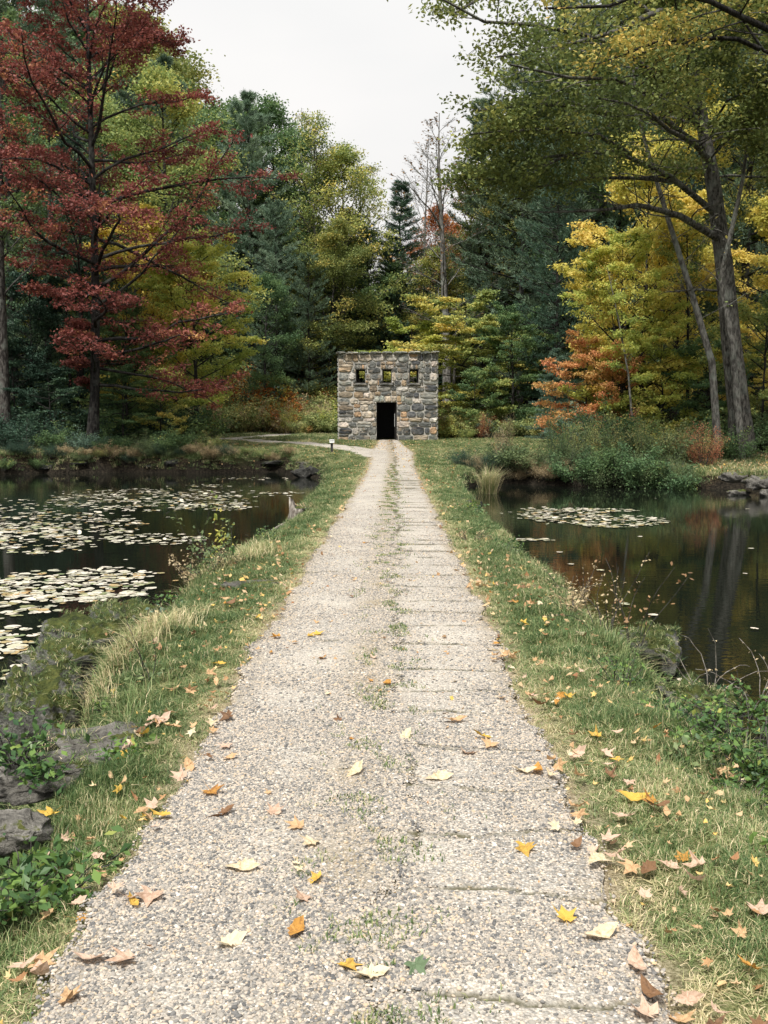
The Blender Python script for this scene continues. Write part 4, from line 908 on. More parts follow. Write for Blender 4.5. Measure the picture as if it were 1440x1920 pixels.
# coping slabs
x = -HW/2-.14; copm = SQ[3]
while x < HW/2+.13:
    w_ = min(rs.uniform(.6, 1.1), HW/2+.14-x)
    if w_ < .3: break
    o = link('coping_stone', copm, hut); o.location = (x+w_/2, .12+rs.uniform(-.03, .03), HT+.07+rs.uniform(-.02, .03)); o.rotation_euler = (0, rs.uniform(-.03, .03), 0); o.scale = (w_+.01, .62, .15); o.color = rs.choice([(.20, .21, .19, 1), (.27, .27, .24, 1), (.16, .17, .155, 1)])
    x += w_
for s in (-1, 1):
    for i in range(5):
        o = link('coping_stone', copm, hut); o.location = (s*(HW/2-.1), .9+i*.82, HT+.07); o.scale = (.46, .8, .16); o.color = (.20, .21, .19, 1)

# ------------------------------------------------------------------ little post sign by the path
sx_, sy_ = float(at(624, 846, 47)[0]), 46.3
sg = empty('post_sign', (sx_, sy_, hz(sx_, sy_)), math.radians(6)); tag(sg, 'short dark post with a small white sign plate beside the side path', 'sign')
a = Acc(); box(a, (-.055, -.045, -.1), (.055, .045, .52)); link('post', flatmesh(a, 'sign_post'), sg, M['post'])
a = Acc(); box(a, (-.115, -.015, -.09), (.115, .015, .09)); pl = link('sign_plate', flatmesh(a, 'sign_plate'), sg, M['plate'], (0, -.075, .56), (math.radians(-25), 0, 0))
a = Acc()
for zc, xs_ in ((.035, (-.08, -.055, -.02, .015, .04, .065)), (.0, (-.075, -.045, -.005, .03, .06)), ):
    for q in xs_: box(a, (q, -.0185, zc-.016), (q+.018, -.0152, zc+.016))
lt = link('lettering', flatmesh(a, 'sign_lettering'), pl, M['ink'])

# ------------------------------------------------------------------ rocks
def ico(sub):
    import bmesh
    bm = bmesh.new(); bmesh.ops.create_icosphere(bm, subdivisions=sub, radius=1); V = np.array([v.co[:] for v in bm.verts]); Fq = np.array([[v.index for v in f.verts] for f in bm.faces]); bm.free(); return V, Fq
IV, IF = ico(4); IV3, IF3 = ico(3)
def rock(x, y, z, sx, sy, sz, seed, label, m_='rock', rz=0, blocky=.6, group=None, rough=.17, name='rock'):
    r = np.random.default_rng(seed); V = (IV if y < 13 else IV3).copy(); IFc = IF if y < 13 else IF3; V = np.sign(V)*np.abs(V)**(1-blocky*.45)
    n = wave(V[:, 0]*1.3+V[:, 2]*.9, V[:, 1]*1.3-V[:, 2]*1.1, 1.6, seed)*rough+wave(V[:, 0]+V[:, 2]*1.3, V[:, 1]+V[:, 2]*.7, .45, seed+1)*rough*.42+wave(V[:, 0]-V[:, 2], V[:, 1]+V[:, 2]*1.7, .18, seed+2)*rough*.2
    n = n-rough*.55*(1-np.abs(wave(V[:, 0]*1.1+V[:, 1]*.6, V[:, 2]*1.4-V[:, 1], .62, seed+5)))*.5-rough*.3*np.abs(wave(V[:, 0]+V[:, 2], V[:, 1]-V[:, 2], .2, seed+6))
    V = V*(1+n[:, None])*np.array([sx, sy, sz])
    o = link(name, make_mesh('rock', V, IFc, None, True), None, M[m_], (x, y, z), (0, 0, rz)); return tag(o, label, 'rock', group)
def rk(px, py, z, *a, **k):
    p_ = on_z(px, py, z); return rock(float(p_[0]), float(p_[1]), z, *a, **k)
rk(165, 1215, -.42, .46, .36, .27, 1, 'mossy boulder jutting into the left pond, the upper one', 'rock_moss', .5)
rk(235, 1172, -.30, .34, .30, .20, 2, 'lichen-grey rock topping the upper left boulder', 'rock_moss', .2)
rk(115, 1255, -.46, .32, .28, .22, 3, 'low mossy rock at the tip of the upper left boulder', 'rock_moss', 1.0)
rk(75, 1345, -.50, .30, .34, .30, 4, 'rounded mossy boulder at the left water edge, the nearer one', 'rock_moss', .3)
rk(200, 1395, -.13, .24, .15, .08, 5, 'flat grey slab in the left verge below the mossy boulder', 'slab', .5, .8)
rk(110, 1450, -.17, .32, .17, .09, 6, 'long pale slab in the lower left verge', 'slab', .35, .8)
rk(12, 1560, -.12, .18, .12, .07, 7, 'pale flat stone at the left edge among ivy', 'slab', 0, .8)
rk(470, 1100, -.05, .30, .13, .06, 8, 'light stone lying in the grass near the leafy shrub', 'rock', .4, .8)
rk(600, 868, -.02, 1.0, .6, .09, 9, 'flat slab capping the dark hollow at the far left shore', 'rock', 0, .9)
rk(585, 884, -.35, .8, .5, .28, 10, 'dark rock face under the capping slab at the far shore', 'rock_dark', .2)
rk(655, 868, .08, .55, .25, .05, 11, 'thin slab sunk in the grass right of the capped hollow', 'rock', -.2, .9)
rk(872, 955, -.3, .35, .6, .25, 12, 'dark rock under the right verge where the bank bulges', 'rock_dark', .1)
rk(865, 940, -.08, .25, .18, .06, 13, 'small pale stone above the hollow in the right verge', 'rock', 0, .8)
rk(855, 978, -.10, .18, .14, .07, 14, 'small stone below the hollow in the right verge', 'rock', 0, .8)
rk(1375, 895, -.05, .45, .3, .17, 15, 'grey rock on the right bank slope', 'rock', .2)
rk(1425, 905, -.2, .55, .4, .22, 16, 'grey boulder at the right edge of the bank', 'rock', .5)
rk(1385, 925, -.55, .4, .25, .12, 17, 'low stone at the waterline on the right bank', 'rock', .5)
rk(1455, 925, -.5, .5, .35, .16, 18, 'stone at the waterline cut by the right edge', 'rock', .1)
rk(890, 905, -.56, .6, .3, .09, 19, 'flat driftwood-grey stone at the notch of the right shore', 'rock', .3)
rk(1305, 1345, -.50, .26, .32, .22, 20, 'mossy rock edge beneath the brambles on the right', 'rock_moss', .2)
rk(1215, 1225, -.46, .26, .40, .22, 21, 'mossy shelf at the right bank under overhanging grass', 'rock_moss', -.3)
for i, (px, dd) in enumerate(((20, 44.6), (75, 44.8), (120, 45.2), (245, 46.2), (290, 45.9), (335, 45.6), (420, 45.5), (470, 45.6), (520, 46.3))):
    x_ = float(at(px, 800, dd)[0]); rock(x_, float(shore_l(x_))+.42+.15*(i % 2), WZ+.18+.14*(i % 3), .35+.28*(i % 3), .3, .10+.06*(i % 2), 40+i, 'dark stone at the foot of the far left bank', 'rock_dark', .1*i, .8, 'stones at the foot of the far left bank')

# stump at the left edge of the causeway
sp = on_z(556, 985, -.35); st = empty('tree_stump', (float(sp[0]), float(sp[1]), -.42), .4); tag(st, 'weathered split stump on the left edge of the causeway', 'stump')
r = np.random.default_rng(3); k = 18; aa = np.arange(k)*6.283/k; rings = []
for lv, (zz_, rr_) in enumerate(((0, .24), (.08, .19), (.2, .155), (.34, .14), (.46, .135))):
    rad = rr_*(1+.12*np.sin(aa*3+1)+.08*np.sin(aa*5)+r.normal(0, .03, k)); zt = zz_+(np.where(np.cos(aa-2.6) > .2, .16*np.cos(aa-2.6), -.06)+r.normal(0, .025, k))*(lv == 4)
    rings.append(np.stack([np.cos(aa)*rad, np.sin(aa)*rad, zt*np.ones(k)], 1))
rings.append(np.stack([np.cos(aa)*.09, np.sin(aa)*.09, np.full(k, .36)], 1)); rings.append(np.stack([np.cos(aa)*.001, np.sin(aa)*.001, np.full(k, .30)], 1))
V = np.concatenate(rings); Fq = np.array([[l*k+j, l*k+(j+1) % k, (l+1)*k+(j+1) % k, (l+1)*k+j] for l in range(6) for j in range(k)])
link('stump_body', make_mesh('stump_body', V, Fq, None, True), st, M['wood'])
for i in range(5):
    an = [2.4, 3.3, 4.2, 5.0, 1.2][i]; P = grow(r, np.array([[math.cos(an)*.13, math.sin(an)*.13, .16]]), np.array([[math.cos(an), math.sin(an), -.9]]), np.array([.42]), 5, .15)
    V, Fq = tubes(P, np.array([[.05, .045, .04, .03, .02, .01]]), 6); link('root', make_mesh('root', V, Fq, None, True), st, M['wood'])
a_, b_, = IV3*np.array([.12, .10, .05]), IF3
link('moss_cap', make_mesh('moss_cap', a_*(1+.1*wave(a_[:, 0]*20, a_[:, 1]*20, 2, 5))[:, None], b_, None, True), st, M['rock_moss'], (.05, 0, .40))

# ------------------------------------------------------------------ grass
def blade_mesh(name, Pp, h, w, v, rng, bend=.6):
    n = len(Pp); a = rng.uniform(0, 6.283, n); d = np.stack([np.cos(a), np.sin(a), a*0], 1); s = np.stack([-np.sin(a), np.cos(a), a*0], 1)
    b = rng.uniform(.1, 1, n)[:, None]*bend; up = np.array([0, 0, 1.]); h = h[:, None]; w = w[:, None]
    m1 = Pp+up*h*.55+d*h*b*.35; tip = Pp+up*h*(1-.35*b)+d*h*b
    V = np.stack([Pp-s*w*.5, Pp+s*w*.5, m1+s*w*.38, m1-s*w*.38, tip], 1).reshape(-1, 3); i = np.arange(n)*5
    Fq = np.stack([i, i+1, i+2, i+3], 1); Ft = np.stack([i+3, i+2, i+4], 1)
    return make_mesh(name, V, [Fq, Ft], {'v': np.repeat(np.clip(v, 0, 1), 5)})
def scatter(rng, n, x0, x1, y0, y1):
    return rng.uniform(x0, x1, n), rng.uniform(y0, y1, n)
def straw(x, y, rng, off):
    v = .30+.16*wave(x, y, 1.2, 51)+.10*wave(x, y, 5, 52)+rng.normal(0, .17, len(x))
    return v+.45*np.clip(1-off/.35, 0, 1)
TUFTS = bpy.data.collections.new('grass_tufts')
def tuft(i, n, rad, hh, ww, vmean, bend):
    r = np.random.default_rng(700+i); a = r.uniform(0, 6.283, n); q = rad*np.sqrt(r.uniform(0, 1, n))
    me = blade_mesh('tuft', np.stack([np.cos(a)*q, np.sin(a)*q, a*0], 1), r.uniform(*hh, n), r.uniform(*ww, n), np.clip(np.where(r.uniform(0, 1, n) < .22, r.uniform(.5, .8, n), vmean+r.normal(0, .1, n)), 0, 1), r, bend)
    me.materials.append(M['grass']); o = bpy.data.objects.new('tuft_%02d' % i, me); TUFTS.objects.link(o)
for i in range(4): tuft(i, 26, .045, (.03, .085), (.0022, .0042), .16, .9)
for i in range(4, 6): tuft(i, 20, .05, (.02, .05), (.002, .004), .20, 2.2)
def tuft_group():
    ng = bpy.data.node_groups.new('grass_scatter', 'GeometryNodeTree'); ng.interface.new_socket('Geometry', in_out='INPUT', socket_type='NodeSocketGeometry'); ng.interface.new_socket('Geometry', in_out='OUTPUT', socket_type='NodeSocketGeometry')
    gi, go = nd(ng, 'NodeGroupInput'), nd(ng, 'NodeGroupOutput'); ci = nd(ng, 'GeometryNodeCollectionInfo'); ci.inputs[0].default_value = TUFTS; ci.inputs[1].default_value = True; ci.inputs[2].default_value = True
    io = nd(ng, 'GeometryNodeInstanceOnPoints'); io.inputs['Pick Instance'].default_value = True
    a1 = nd(ng, 'GeometryNodeInputNamedAttribute', data_type='FLOAT_VECTOR'); a1.inputs[0].default_value = 'scl'
    a2 = nd(ng, 'GeometryNodeInputNamedAttribute', data_type='FLOAT_VECTOR'); a2.inputs[0].default_value = 'rt'; er = nd(ng, 'FunctionNodeEulerToRotation')
    a3 = nd(ng, 'GeometryNodeInputNamedAttribute', data_type='FLOAT'); a3.inputs[0].default_value = 'pick'; fi = nd(ng, 'FunctionNodeFloatToInt')
    ng.links.new(a3.outputs[0], fi.inputs[0]); ng.links.new(fi.outputs[0], io.inputs['Instance Index'])
    ng.links.new(a2.outputs[0], er.inputs[0]); ng.links.new(gi.outputs[0], io.inputs['Points']); ng.links.new(ci.outputs[0], io.inputs['Instance']); ng.links.new(er.outputs[0], io.inputs['Rotation']); ng.links.new(a1.outputs[0], io.inputs['Scale']); ng.links.new(io.outputs[0], go.inputs[0]); return ng
TG = tuft_group()
def grass_zone(name, n, box_, hs, ws, label, seed, maxoff=99, keep=None, power=1.0, straw_add=0.):
    "n tufts over a box: hs height factor, ws width factor"
    rng = np.random.default_rng(seed); x, y = scatter(rng, n, *box_); off = np.abs(x-path_c(y))-path_h(y)-.05*wave(x*0, y, .5, 15)
    s = sd_land(x, y); ok = (off > rng.exponential(.06, n)-.06+.04*wave(x, y, .4, 56))*(s > .06)*(off < maxoff)*(rng.uniform(0, 1, n) < .55+.35*wave(x, y, .35, 55)+np.clip(off, 0, .6))
    if keep is not None: ok = ok*keep(x, y)
    x, y, off, s = x[ok], y[ok], off[ok], s[ok]; z = height(x, y)-.004; m = len(x)
    h = hs*rng.uniform(.6, 1.25, m)*(1+.3*wave(x, y, .8, 53))*(.5+.5*np.clip(off/.35, 0, 1))*(1+.9*np.clip((.7-s)/.6, 0, 1)); h = np.clip(h, hs*.35, hs*2.6); w = ws*rng.uniform(.8, 1.25, m)
    sv = straw(x, y, rng, off)-.31+straw_add
    me = make_mesh(name, np.stack([x, y, z], 1), [], {'scl': np.stack([w, w, h], 1), 'rt': np.stack([rng.normal(0, .12, m), rng.normal(0, .12, m), rng.uniform(0, 6.28, m)], 1), 'sv': np.clip(sv, -.15, .6), 'pick': np.where(rng.uniform(0, 1, m) < np.clip(.25+sv, .1, .7), rng.integers(4, 6, m), rng.integers(0, 4, m)).astype(float)+.1})
    o = link(name, me); md = o.modifiers.new('scatter', 'NODES'); md.node_group = TG; return tag(o, label, 'grass', None, 'stuff')
grass_zone('verge_grass', 9500, (-2.9, -.85, 1.9, 6.3), .72, 1.0, 'short mixed green and straw grass on the near left verge', 1)
grass_zone('verge_grass', 9500, (.6, 2.5, 1.9, 6.3), .72, 1.0, 'short mixed green and straw grass on the near right verge', 2)
grass_zone('verge_grass', 7500, (-3.1, -.85, 6.3, 12.5), .85, 1.35, 'grass on the left verge in the middle distance', 3)
grass_zone('verge_grass', 7000, (.6, 2.4, 6.3, 12.5), .85, 1.35, 'grass on the right verge in the middle distance', 4)
grass_zone('verge_grass', 7000, (-3, -.85, 12.5, 25), 1.0, 1.9, 'grass on the far left verge', 5)
grass_zone('verge_grass', 6500, (.6, 2.5, 12.5, 25), 1.0, 1.9, 'grass on the far right verge', 6)
grass_zone('verge_grass', 7500, (-4.5, 4, 25, 43), 1.05, 2.8, 'grass where the causeway meets the lawns', 7)
C12 = np.concatenate([c1, c2])
def no_paths(x, y):
    d = np.full(len(x), 9.)
    for c in C12[::3]: d = np.minimum(d, np.hypot(x-c[0], y-c[1]))
    return (d > 1.05)*~((np.abs(x-HX) < HW/2)*(y > HY-.05)*(y < HY+HD))
grass_zone('lawn_grass', 17000, (-12, 0, 42, 66), .95, 4.0, 'mown lawn left of the path below the hut', 8, 99, no_paths, straw_add=.02)
grass_zone('lawn_grass', 20000, (0, 13, 36, 68), .95, 4.0, 'mown lawn right of the path below the hut', 9, 99, no_paths, straw_add=.02)
grass_zone('meadow_grass', 12000, (-26, -1, 60, 80), 2.2, 4.0, 'rough grass beside the side path', 10, 99, no_paths, straw_add=.18)
grass_zone('bank_grass', 9000, (9, 26, 28, 45), 2.2, 3.5, 'rough grass on the right bank under the oak', 11, 99, None, straw_add=.2)
grass_zone('bank_grass', 6000, (-24, -8, 43, 52), 1.8, 3.5, 'thin grass on the left bank by the maple', 12, 99, None, straw_add=.15)
# tufts along the crown of the path and in its cracks
rng = np.random.default_rng(21); n = 40000; y = 2.2+rng.uniform(0, 1, n)**1.5*36; x = path_c(y)+.04+rng.normal(0, .13, n)+.05*wave(y, y*0, 3, 61)
ok = (wave(x*1.5, y, .9, 62)+.5*wave(x, y, .25, 63) > .42+.008*y); x, y = x[ok], y[ok]
v = .4+rng.normal(0, .25, len(x)); o = link('path_grass', blade_mesh('path_grass', np.stack([x, y, ramp(x, y)+.01], 1), rng.uniform(.012, .036, len(x))*(1+y*.008), rng.uniform(.003, .005, len(x))*(1+y*.12), v, rng, 1.0), None, M['grass'])
tag(o, 'sparse grass tufts growing along the middle of the gravel path', 'grass', None, 'stuff')
# long overhanging grass at the water edges
def fringe(name, pts, n, hh, label, seed, v0, wd=.006, sp=.15, bend=1.4):
    rng = np.random.default_rng(seed); P = np.array([on_z(a, b, z_) for a, b, z_ in pts]); s = np.concatenate([[0], np.cumsum(np.linalg.norm(np.diff(P, axis=0), axis=1))]); u = rng.uniform(0, s[-1], n)
    x = np.interp(u, s, P[:, 0])+rng.normal(0, sp, n); y = np.interp(u, s, P[:, 1])+rng.normal(0, sp, n); z = np.maximum(height(x, y), WZ-.05)-.02
    o = link(name, blade_mesh(name, np.stack([x, y, z], 1), rng.uniform(*hh, n), np.full(n, wd), v0+rng.normal(0, .2, n), rng, bend), None, M['grass']); return tag(o, label, 'grass', None, 'stuff')
fringe('long_grass', [(30, 1480, -.2), (110, 1400, -.25), (250, 1330, -.15)], 2600, (.10, .26), 'long grass hanging over the nearer left boulder', 31, .42)
fringe('long_grass', [(120, 1300, -.25), (260, 1230, -.2), (330, 1180, -.1)], 2200, (.10, .28), 'straw grass hanging behind the upper left boulder', 32, .72)
fringe('long_grass', [(340, 1110, -.3), (420, 1070, -.1), (500, 1040, -.1)], 1800, (.10, .3), 'straw grass around the leafy shrub on the left', 33, .68, .008)
fringe('long_grass', [(1100, 1160, -.2), (1170, 1210, -.25), (1240, 1270, -.25)], 2600, (.10, .28), 'long grass drooping over the right bank ledge', 34, .45)
fringe('long_grass', [(1010, 1050, -.2), (1070, 1110, -.2), (1110, 1150, -.2)], 1800, (.08, .24), 'long grass along the right bank edge', 35, .55)
fringe('long_grass', [(1270, 1310, -.2), (1360, 1390, -.2), (1440, 1470, -.2)], 1500, (.08, .25), 'long grass among the brambles on the right', 36, .55)
fringe('long_grass', [(912, 897, -.1), (922, 897, -.1)], 700, (.4, 1.3), 'tall straw-coloured grass tuft on the right shore', 37, .70, .014, .10, .95)
def shore_fringe(name, x0, x1, f, n, hh, label, seed, v0, wd):
    rng = np.random.default_rng(seed); x = rng.uniform(x0, x1, n); y = f(x)+rng.uniform(-.3, 1.6, n); s_ = sd_land(x, y); ok = (s_ > .36)*(s_ < .75)*(rng.uniform(0, 1, n) < .6+.4*wave(x, x*0, 1.3, seed)); x, y = x[ok], y[ok]; n = len(x)
    me = blade_mesh(name, np.stack([x, y, height(x, y)-.02], 1), rng.uniform(*hh, n), np.full(n, wd), v0+.12*wave(x, y, 2, 5)+rng.normal(0, .18, n), rng, 1.3)
    co = np.zeros(len(me.vertices)*3, np.float32); me.vertices.foreach_get('co', co); co = co.reshape(-1, 5, 3); hgt = co[:, 4, 2]-co[:, 0, 2]
    co[:, 4, 1] -= hgt*1.1; co[:, 4, 2] -= hgt*.75; co[:, 2:4, 1] -= hgt[:, None]*.35; me.vertices.foreach_set('co', co.ravel()); me.update()
    tag(link(name, me, None, M['grass']), label, 'grass', None, 'stuff')
shore_fringe('long_grass', -22, -3.2, shore_l, 9000, (.12, .42), 'dry grass drooping over the dark far left bank', 38, .34, .02)
shore_fringe('long_grass', 3, 20, shore_r, 9000, (.12, .45), 'grass drooping over the dark right-hand shore', 39, .3, .02)
# ------------------------------------------------------------------ pebbles on the near path (scattered with geometry nodes)
def ragf(y, u): return np.where(u < 0, .02*wave(y*0, y, .5, 11)+.03*wave(y*0+5, y, 1.7, 12), .02*wave(y*0, y, .5, 13)+.03*wave(y*0+5, y, 1.7, 14))*np.abs(u)
def pebbles(name, n, y0, y1, smin, smax, label, seed, pw=1.3):
    rng = np.random.default_rng(seed); y = y0+(y1-y0)*rng.uniform(0, 1, n)**pw; u = rng.uniform(-1.04, 1.04, n); x = path_c(y)+u*path_h(y)+ragf(y, u)
    fine = wave(x, y, 1.4, 71)+.5*wave(x, y, .5, 72); keep = rng.uniform(0, 1, n) < np.clip(.76-.34*fine-.25*(x > .05)-.45*np.exp(-((np.abs(u)-.48)/.2)**2), .10, 1)*np.where(np.abs(u) > 1, .3, 1)*np.clip((21-y)/9, 0, 1)
    dj_ = np.abs(y[:, None]+(.03*wave(x, y, .8, 21)+.010*wave(x, y, .22, 22))[:, None]-jy).min(1); keep &= ~((dj_ < .011)*(x > .05))
    x, y, u = x[keep], y[keep], u[keep]; n = len(x); r = rng.uniform(smin, smax, n)*rng.choice([.6, .8, 1, 1.3], n, p=[.3, .35, .25, .1])
    z = ramp(x, y)+.006+.004*wave(x, y, .6, 28)+.012*np.sqrt(np.clip(1-u**2, 0, 1))+r*(.12*(y < 6))-.012*(np.abs(u) > 1)
    me = make_mesh(name, np.stack([x, y, z], 1), [], {'scl': np.stack([r*rng.uniform(.8, 1.4, n), r*rng.uniform(.7, 1.1, n), r*rng.uniform(.45, .8, n)], 1), 'rt': np.stack([rng.normal(0, .25, n), rng.normal(0, .25, n), rng.uniform(0, 6.28, n)], 1), 'pc': np.clip(rng.uniform(0, 1, n), 0, 1)})
    o = link(name, me); tag(o, label, 'gravel', None, 'stuff')
    ng = bpy.data.node_groups.new(name, 'GeometryNodeTree'); ng.interface.new_socket('Geometry', in_out='INPUT', socket_type='NodeSocketGeometry'); ng.interface.new_socket('Geometry', in_out='OUTPUT', socket_type='NodeSocketGeometry')
    gi, go = nd(ng, 'NodeGroupInput'), nd(ng, 'NodeGroupOutput'); ic = nd(ng, 'GeometryNodeMeshIcoSphere'); ic.inputs['Radius'].default_value = 1; ic.inputs['Subdivisions'].default_value = 2
    sm = nd(ng, 'GeometryNodeSetMaterial'); sm.inputs['Material'].default_value = M['pebble']; ng.links.new(ic.outputs[0], sm.inputs[0])
    io = nd(ng, 'GeometryNodeInstanceOnPoints'); a1 = nd(ng, 'GeometryNodeInputNamedAttribute', data_type='FLOAT_VECTOR'); a1.inputs[0].default_value = 'scl'
    a2 = nd(ng, 'GeometryNodeInputNamedAttribute', data_type='FLOAT_VECTOR'); a2.inputs[0].default_value = 'rt'; er = nd(ng, 'FunctionNodeEulerToRotation')
    ng.links.new(a2.outputs[0], er.inputs[0]); ng.links.new(gi.outputs[0], io.inputs['Points']); ng.links.new(sm.outputs[0], io.inputs['Instance']); ng.links.new(er.outputs[0], io.inputs['Rotation']); ng.links.new(a1.outputs[0], io.inputs['Scale']); ng.links.new(io.outputs[0], go.inputs[0])
    md = o.modifiers.new('scatter', 'NODES'); md.node_group = ng; return o
pebbles('loose_gravel', 185000, 2.1, 5.2, .0036, .0070, 'loose grey and buff pebbles on the nearest stretch of path', 81, .9)
pebbles('loose_gravel', 150000, 5.2, 20, .0045, .0085, 'loose pebbles on the path farther on', 82, 1.25)

# ------------------------------------------------------------------ fallen leaves
def leaf_mesh(kind, seed):
    r = np.random.default_rng(seed)
    if kind == 'maple': ang = [-90, -62, -35, -12, 8, 22, 38, 55, 72, 90, 108, 125, 142, 158, 172, 192, 215, 242]; rad = [.12, .38, .42, .62, .40, .48, .92, .52, .60, 1.0, .60, .52, .92, .48, .40, .62, .42, .38]
    elif kind == 'oak': ang = [-90, -60, -40, -20, 0, 20, 40, 58, 74, 90, 106, 122, 140, 160, 180, 200, 220, 240]; rad = [.9, .55, .40, .50, .34, .48, .42, .66, .72, 1.05, .72, .66, .42, .48, .34, .50, .40, .55]
    else: ang = list(np.linspace(-90, 250, 18)); rad = [.85, .62, .5, .44, .42, .44, .5, .62, .8, 1.0, .8, .62, .5, .44, .42, .44, .5, .62]
    a = np.radians(ang); rad = np.array(rad)*r.uniform(.9, 1.08, 18)*.5; x, y = np.cos(a)*rad, np.sin(a)*rad
    V = [(0, 0)]+list(zip(x*.5, y*.5))+list(zip(x, y)); V = np.array(V)
    ca = r.uniform(0, 3.14); q = V[:, 0]*math.cos(ca)+V[:, 1]*math.sin(ca); c = r.uniform(.4, 2.1)
    z = c*q*q+.12*np.abs(V[:, 0])-.25*V[:, 1]*r.uniform(-.5, 1)+r.normal(0, .018, len(V)); z -= np.percentile(z, 12)
    F3 = [(0, 1+k, 1+(k+1) % 18) for k in range(18)]; F4 = [(1+k, 19+k, 19+(k+1) % 18, 1+(k+1) % 18) for k in range(18)]
    n = len(V); V = np.column_stack([V, z]); st = np.array([[-.008, -.05, .01], [.008, -.05, .01], [0, -.62, .05+.1*r.uniform()]]); V = np.vstack([V, st]); F3.append((n, n+1, n+2))
    return make_mesh('leaf', V, [np.array(F3), np.array(F4)])
LM = [leaf_mesh('maple', 300+i) for i in range(7)]+[leaf_mesh('oak', 320+i) for i in range(3)]+[leaf_mesh('oval', 340+i) for i in range(2)]
def deadleaf(name, c, c2):
    m, t, out = mat(name); tc = nd(t, 'ShaderNodeTexCoord'); n = noise(t, 7, 5, tc.outputs['Object'], .65); oi = nd(t, 'ShaderNodeObjectInfo')
    r = ramp_node(t, [(.34, c2), (.52, c)]); t.links.new(math_(t, 'ADD', n.outputs[0], math_(t, 'MULTIPLY', math_(t, 'SUBTRACT', oi.outputs['Random'], .5), .16)), r.inputs[0])
    d = nd(t, 'ShaderNodeBsdfPrincipled'); t.links.new(r.outputs[0], d.inputs['Base Color']); d.inputs['Roughness'].default_value = .6; d.inputs['Specular IOR Level'].default_value = .3
    tr = nd(t, 'ShaderNodeBsdfTranslucent'); t.links.new(r.outputs[0], tr.inputs[0]); x = nd(t, 'ShaderNodeMixShader'); x.inputs[0].default_value = .25
    t.links.new(d.outputs[0], x.inputs[1]); t.links.new(tr.outputs[0], x.inputs[2]); t.links.new(x.outputs[0], out.inputs[0]); return m
LC = {'T': ('tan', deadleaf('leaf_tan', (.60, .40, .22), (.36, .22, .11))), 'P': ('pinkish beige', deadleaf('leaf_beige', (.62, .45, .34), (.42, .28, .19))), 'C': ('cream', deadleaf('leaf_cream', (.72, .62, .44), (.52, .40, .24))),
      'Y': ('yellow', deadleaf('leaf_yellow', (.64, .42, .08), (.42, .26, .06))), 'O': ('orange', deadleaf('leaf_orange', (.52, .27, .06), (.26, .12, .04))), 'B': ('brown', deadleaf('leaf_brown', (.22, .12, .06), (.10, .055, .03))), 'G': ('green', deadleaf('leaf_green', (.14, .20, .11), (.08, .12, .06)))}
for m_ in LM: m_.materials.append(LC['T'][1])
rl = random.Random(17)
def fallen(x, y, kind, size, group, label, lift=0., tilt=.15):
    m_ = rl.choice(LM); off_ = abs(x-float(path_c(y)))-float(path_h(y)); z = (float(ramp(x, y))+.026 if off_ < 0 else hz(x, y)+.035)+lift
    o = link('fallen_leaf', m_, None, LC[kind][1], (x, y, z), (rl.gauss(0, tilt), rl.gauss(0, tilt), rl.uniform(0, 6.28)), (size, size, size)); return tag(o, label, 'leaf', group)
